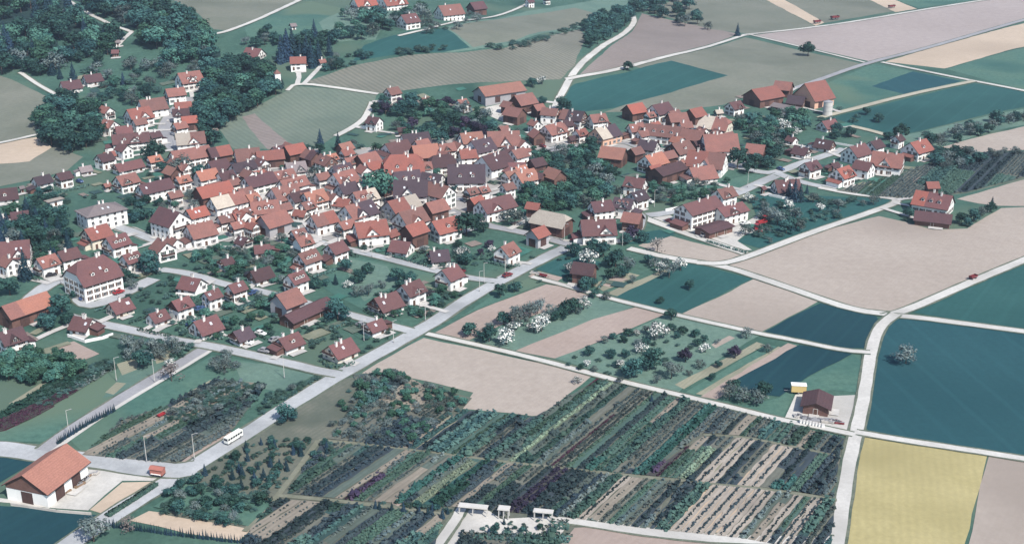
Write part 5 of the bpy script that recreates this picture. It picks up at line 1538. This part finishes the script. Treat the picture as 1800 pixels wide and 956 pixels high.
for (hx, hy, hr0, l2, w2, an), (px, py) in zip(HOUSES, HOUSEPX):
    if not (py > 418 or px > 1380 or px < 150) or hy > 640 or py > 650: continue
    for k in range(hr.choice((1, 1, 2))):
        s_ = hr.choice((1, -1)); u = Vector((math.cos(an), math.sin(an))); v = Vector((-u.y, u.x))
        if hr.random() < .5: u, v = v, u
        q = Vector((hx, hy)) + v * s_ * (max(l2, w2) + hr.uniform(3, 6)); L = hr.uniform(4, 8); p0, p1 = q - u * L, q + u * L
        if any(in_house(p0.lerp(p1, t), 1) or near_road(p0.lerp(p1, t), .8) for t in (0, .25, .5, .75, 1)): continue
        z = [TZ(*p0), TZ(*p1)]; a0, a1 = project((*p0, z[0])), project((*p1, z[1])); nh += 1
        o = hedge([a0, a1], hr.uniform(.9, 1.5), hr.uniform(.8, 1.3), 'x'); label_later(o, (a0[0] + a1[0]) / 2, (a0[1] + a1[1]) / 2, 'dark green garden hedge', 'hedge', 'clipped hedges')
wallthing('garden_wall', [(1170, 372), (1200, 366)], 1.2, .3, M_WHITE, 'white garden wall behind the long factory', 'wall')
wallthing('garden_wall', [(1352, 345), (1375, 350), (1402, 352)], 1.2, .4, M_WHITE, 'white garden wall under the house with dark conifers', 'wall')
wallthing('garden_wall', [(1465, 253), (1500, 259)], 1.0, .3, M_WHITE, 'white garden wall behind the bright meadow at the new houses', 'wall')
wallthing('garden_wall', [(120, 592), (150, 602), (180, 596), (198, 590)], 1.0, .4, M_WHITE, 'white terrace wall round the brown-roofed white bungalow', 'wall')
wallthing('garden_wall', [(310, 518), (340, 520), (362, 512)], .9, .3, M_WHITE, 'white terrace wall under the low white chalet', 'wall')
wallthing('garden_wall', [(1016, 425), (990, 424), (975, 420)], .8, .3, M_STONE, 'low pale wall in front of the brown wooden barn', 'wall')
wallthing('fence', [(160, 905), (100, 900), (20, 888)], .8, .25, M_STONE, 'pale low stone edging under the corner barn', 'fence')
def pergola(px, py, s, L, W, h, label):
    root = empty('pergola', at(px, py), heading(px, py, s)); tag(root, label, 'pergola', 'white pergolas of the nursery forecourt')
    b = MB(); b.box((0, 0, h), (L, W, .22), M_CONC); b.box((0, 0, h + .16), (L - .4, W - .4, .1), M_CONC); link('roof', b.mesh('roof'), root)
    for x in (-.5, 0, .5):
        for y in (-.5, .5):
            p = MB(); p.box((x * (L - .6), y * (W - .6), h / 2), (.2, .2, h), M_CONC); link('post', p.mesh('post'), root)
pergola(832, 904, -.1, 7.5, 2.0, 2.2, 'long white pergola at the left of the nursery forecourt')
pergola(886, 910, -.1, 3, 2.2, 2.6, 'small white pavilion in the middle of the nursery forecourt')
pergola(955, 914, -.1, 5, 1.8, 2.4, 'narrow white canopy at the right of the nursery forecourt')
def crate(px, py, s, d, mat, name, label, cat, group, top=None):
    root = empty(name, at(px, py), heading(px, py, s)); tag(root, label, cat, group)
    b = MB(); b.box((0, 0, d[2] / 2), d, mat); link('body', b.mesh('body'), root)
    t = MB(); t.box((0, 0, d[2] + .06), (d[0] + .2, d[1] + .2, .12), top or mat); link('lid', t.mesh('lid'), root)
for k in range(8):
    label_later(crate_ := empty('white_crate', at(1408 + k * 5.4, 744 + k * 1.1), .1), 1408 + k * 5.4, 744, 'square white crate in the row', 'crate', 'white crates by the field shed')
    b = MB(); b.box((0, 0, .4), (.85, .85, .8), M_WHITE); link('body', b.mesh('body'), crate_); t = MB(); t.box((0, 0, .83), (.95, .95, .08), M_CONC); link('lid', t.mesh('lid'), crate_)
def heap(px, py, s, L, n, mat, label, cat='stack'):
    root = empty('material_stack', at(px, py), heading(px, py, s)); tag(root, label, cat, 'stacks of building material'); r = random.Random(int(px))
    for k in range(n):
        b = MB(); b.box((0, 0, .25), (r.uniform(.7, 1.6) * L, r.uniform(.4, .9), .5), mat); b.box((.1, 0, .56), (r.uniform(.4, .9) * L, .4, .1), M_METAL)
        link('bundle', b.mesh('bundle'), root, (r.uniform(-1, 1) * L, r.uniform(-1, 1), 0), (0, 0, r.uniform(-.5, .5)))
heap(1408, 734, -.1, 1.6, 9, M_CONC, 'heap of pale concrete rings before the field shed')
heap(1458, 742, -.2, 2.2, 7, M_STONE, 'pale slabs stacked along the track right of the field shed')
heap(1475, 744, -.2, 2.0, 6, M_DRED, 'reddish bundle stack at the right end by the field shed track')
heap(1428, 740, -.1, 2.4, 6, M_METAL, 'grey bundle stack in front of the field shed')
for i, (x, y) in enumerate(((120, 862), (132, 855), (145, 847), (158, 839))):
    heap(x, y, .75, 2.2, 5, (M_WOOD, M_STONE)[i % 2], ('brown plank', 'pale slab', 'long brown plank', 'grey-white slab')[i] + ' stack on the gravel yard beside the corner barn')
for i, (x, y) in enumerate(((172, 868), (186, 857), (200, 848), (165, 878), (150, 892), (130, 890), (110, 892))):
    tree(x, y, 11, 'p', None, 'copper shrubs of the corner yard', .75)
heap(1662, 396, .1, 1.4, 6, M_WOOD, 'split logs piled before the lone farm sheds')
heap(945, 482, -.2, 2, 7, M_STONE, 'pale rubble stones on the plot by the crossroads')
heap(640, 262, .1, 1.5, 5, M_STONE, 'pale stones in the garden above the village roofs')
grove([(850, 915), (960, 912), (985, 930), (960, 945), (840, 942)], 26, 'scsb', 7, 12, roads=False, nm='ornamental_shrub')
grove([(640, 885), (780, 905), (800, 895), (700, 880)], 20, 'bsc', 10, 16, nm='ornamental_shrub')
CARC = [M_WHITE, M_METAL, M_DRED, M_BLUE, M_DARK]; CARN = ['white', 'grey', 'dark red', 'blue', 'black']; rq = random.Random(3); nc = 0
for (hx, hy, hr0, l2, w2, an), (px, py) in zip(HOUSES, HOUSEPX):
    if nc > 34 or not (240 < py < 640) or rq.random() > .4: continue
    q = Vector((hx, hy)) + Vector((math.cos(an + rq.choice((0, 1.57, -1.57))), math.sin(an))) * (hr0 + 3)
    if not free(q, 1.5) or near_road(q, -1): continue
    i = rq.randrange(5); x, y = project((q.x, q.y, TZ(*q))); car(x, y, rq.choice((.4, -.3)), CARC[i], 'x'); o = COL.objects[-1]
    while o.parent: o = o.parent
    label_later(o, x, y, CARN[i] + ' car parked by a house', 'car', 'cars in the village'); nc += 1
settle_labels(); print('KINDS', NK)

# ---------------- the air ----------------
hb = MB(); hb.box((0, 620, 86), (1560, 1500, 176), M_WHITE); me = hb.mesh('haze'); me.materials.clear()
hz = link('haze', me); hz['kind'] = 'stuff'
hm = bpy.data.materials.new('haze_air'); hm.use_nodes = True; hn = hm.node_tree; hn.nodes.remove(hn.nodes['Principled BSDF'])
vp = hn.nodes.new('ShaderNodeVolumePrincipled'); vp.inputs['Color'].default_value = (.62, .76, .95, 1); vp.inputs['Density'].default_value = .00010
vp.inputs['Anisotropy'].default_value = .2
hn.links.new(vp.outputs[0], hn.nodes['Material Output'].inputs['Volume']); me.materials.append(hm)
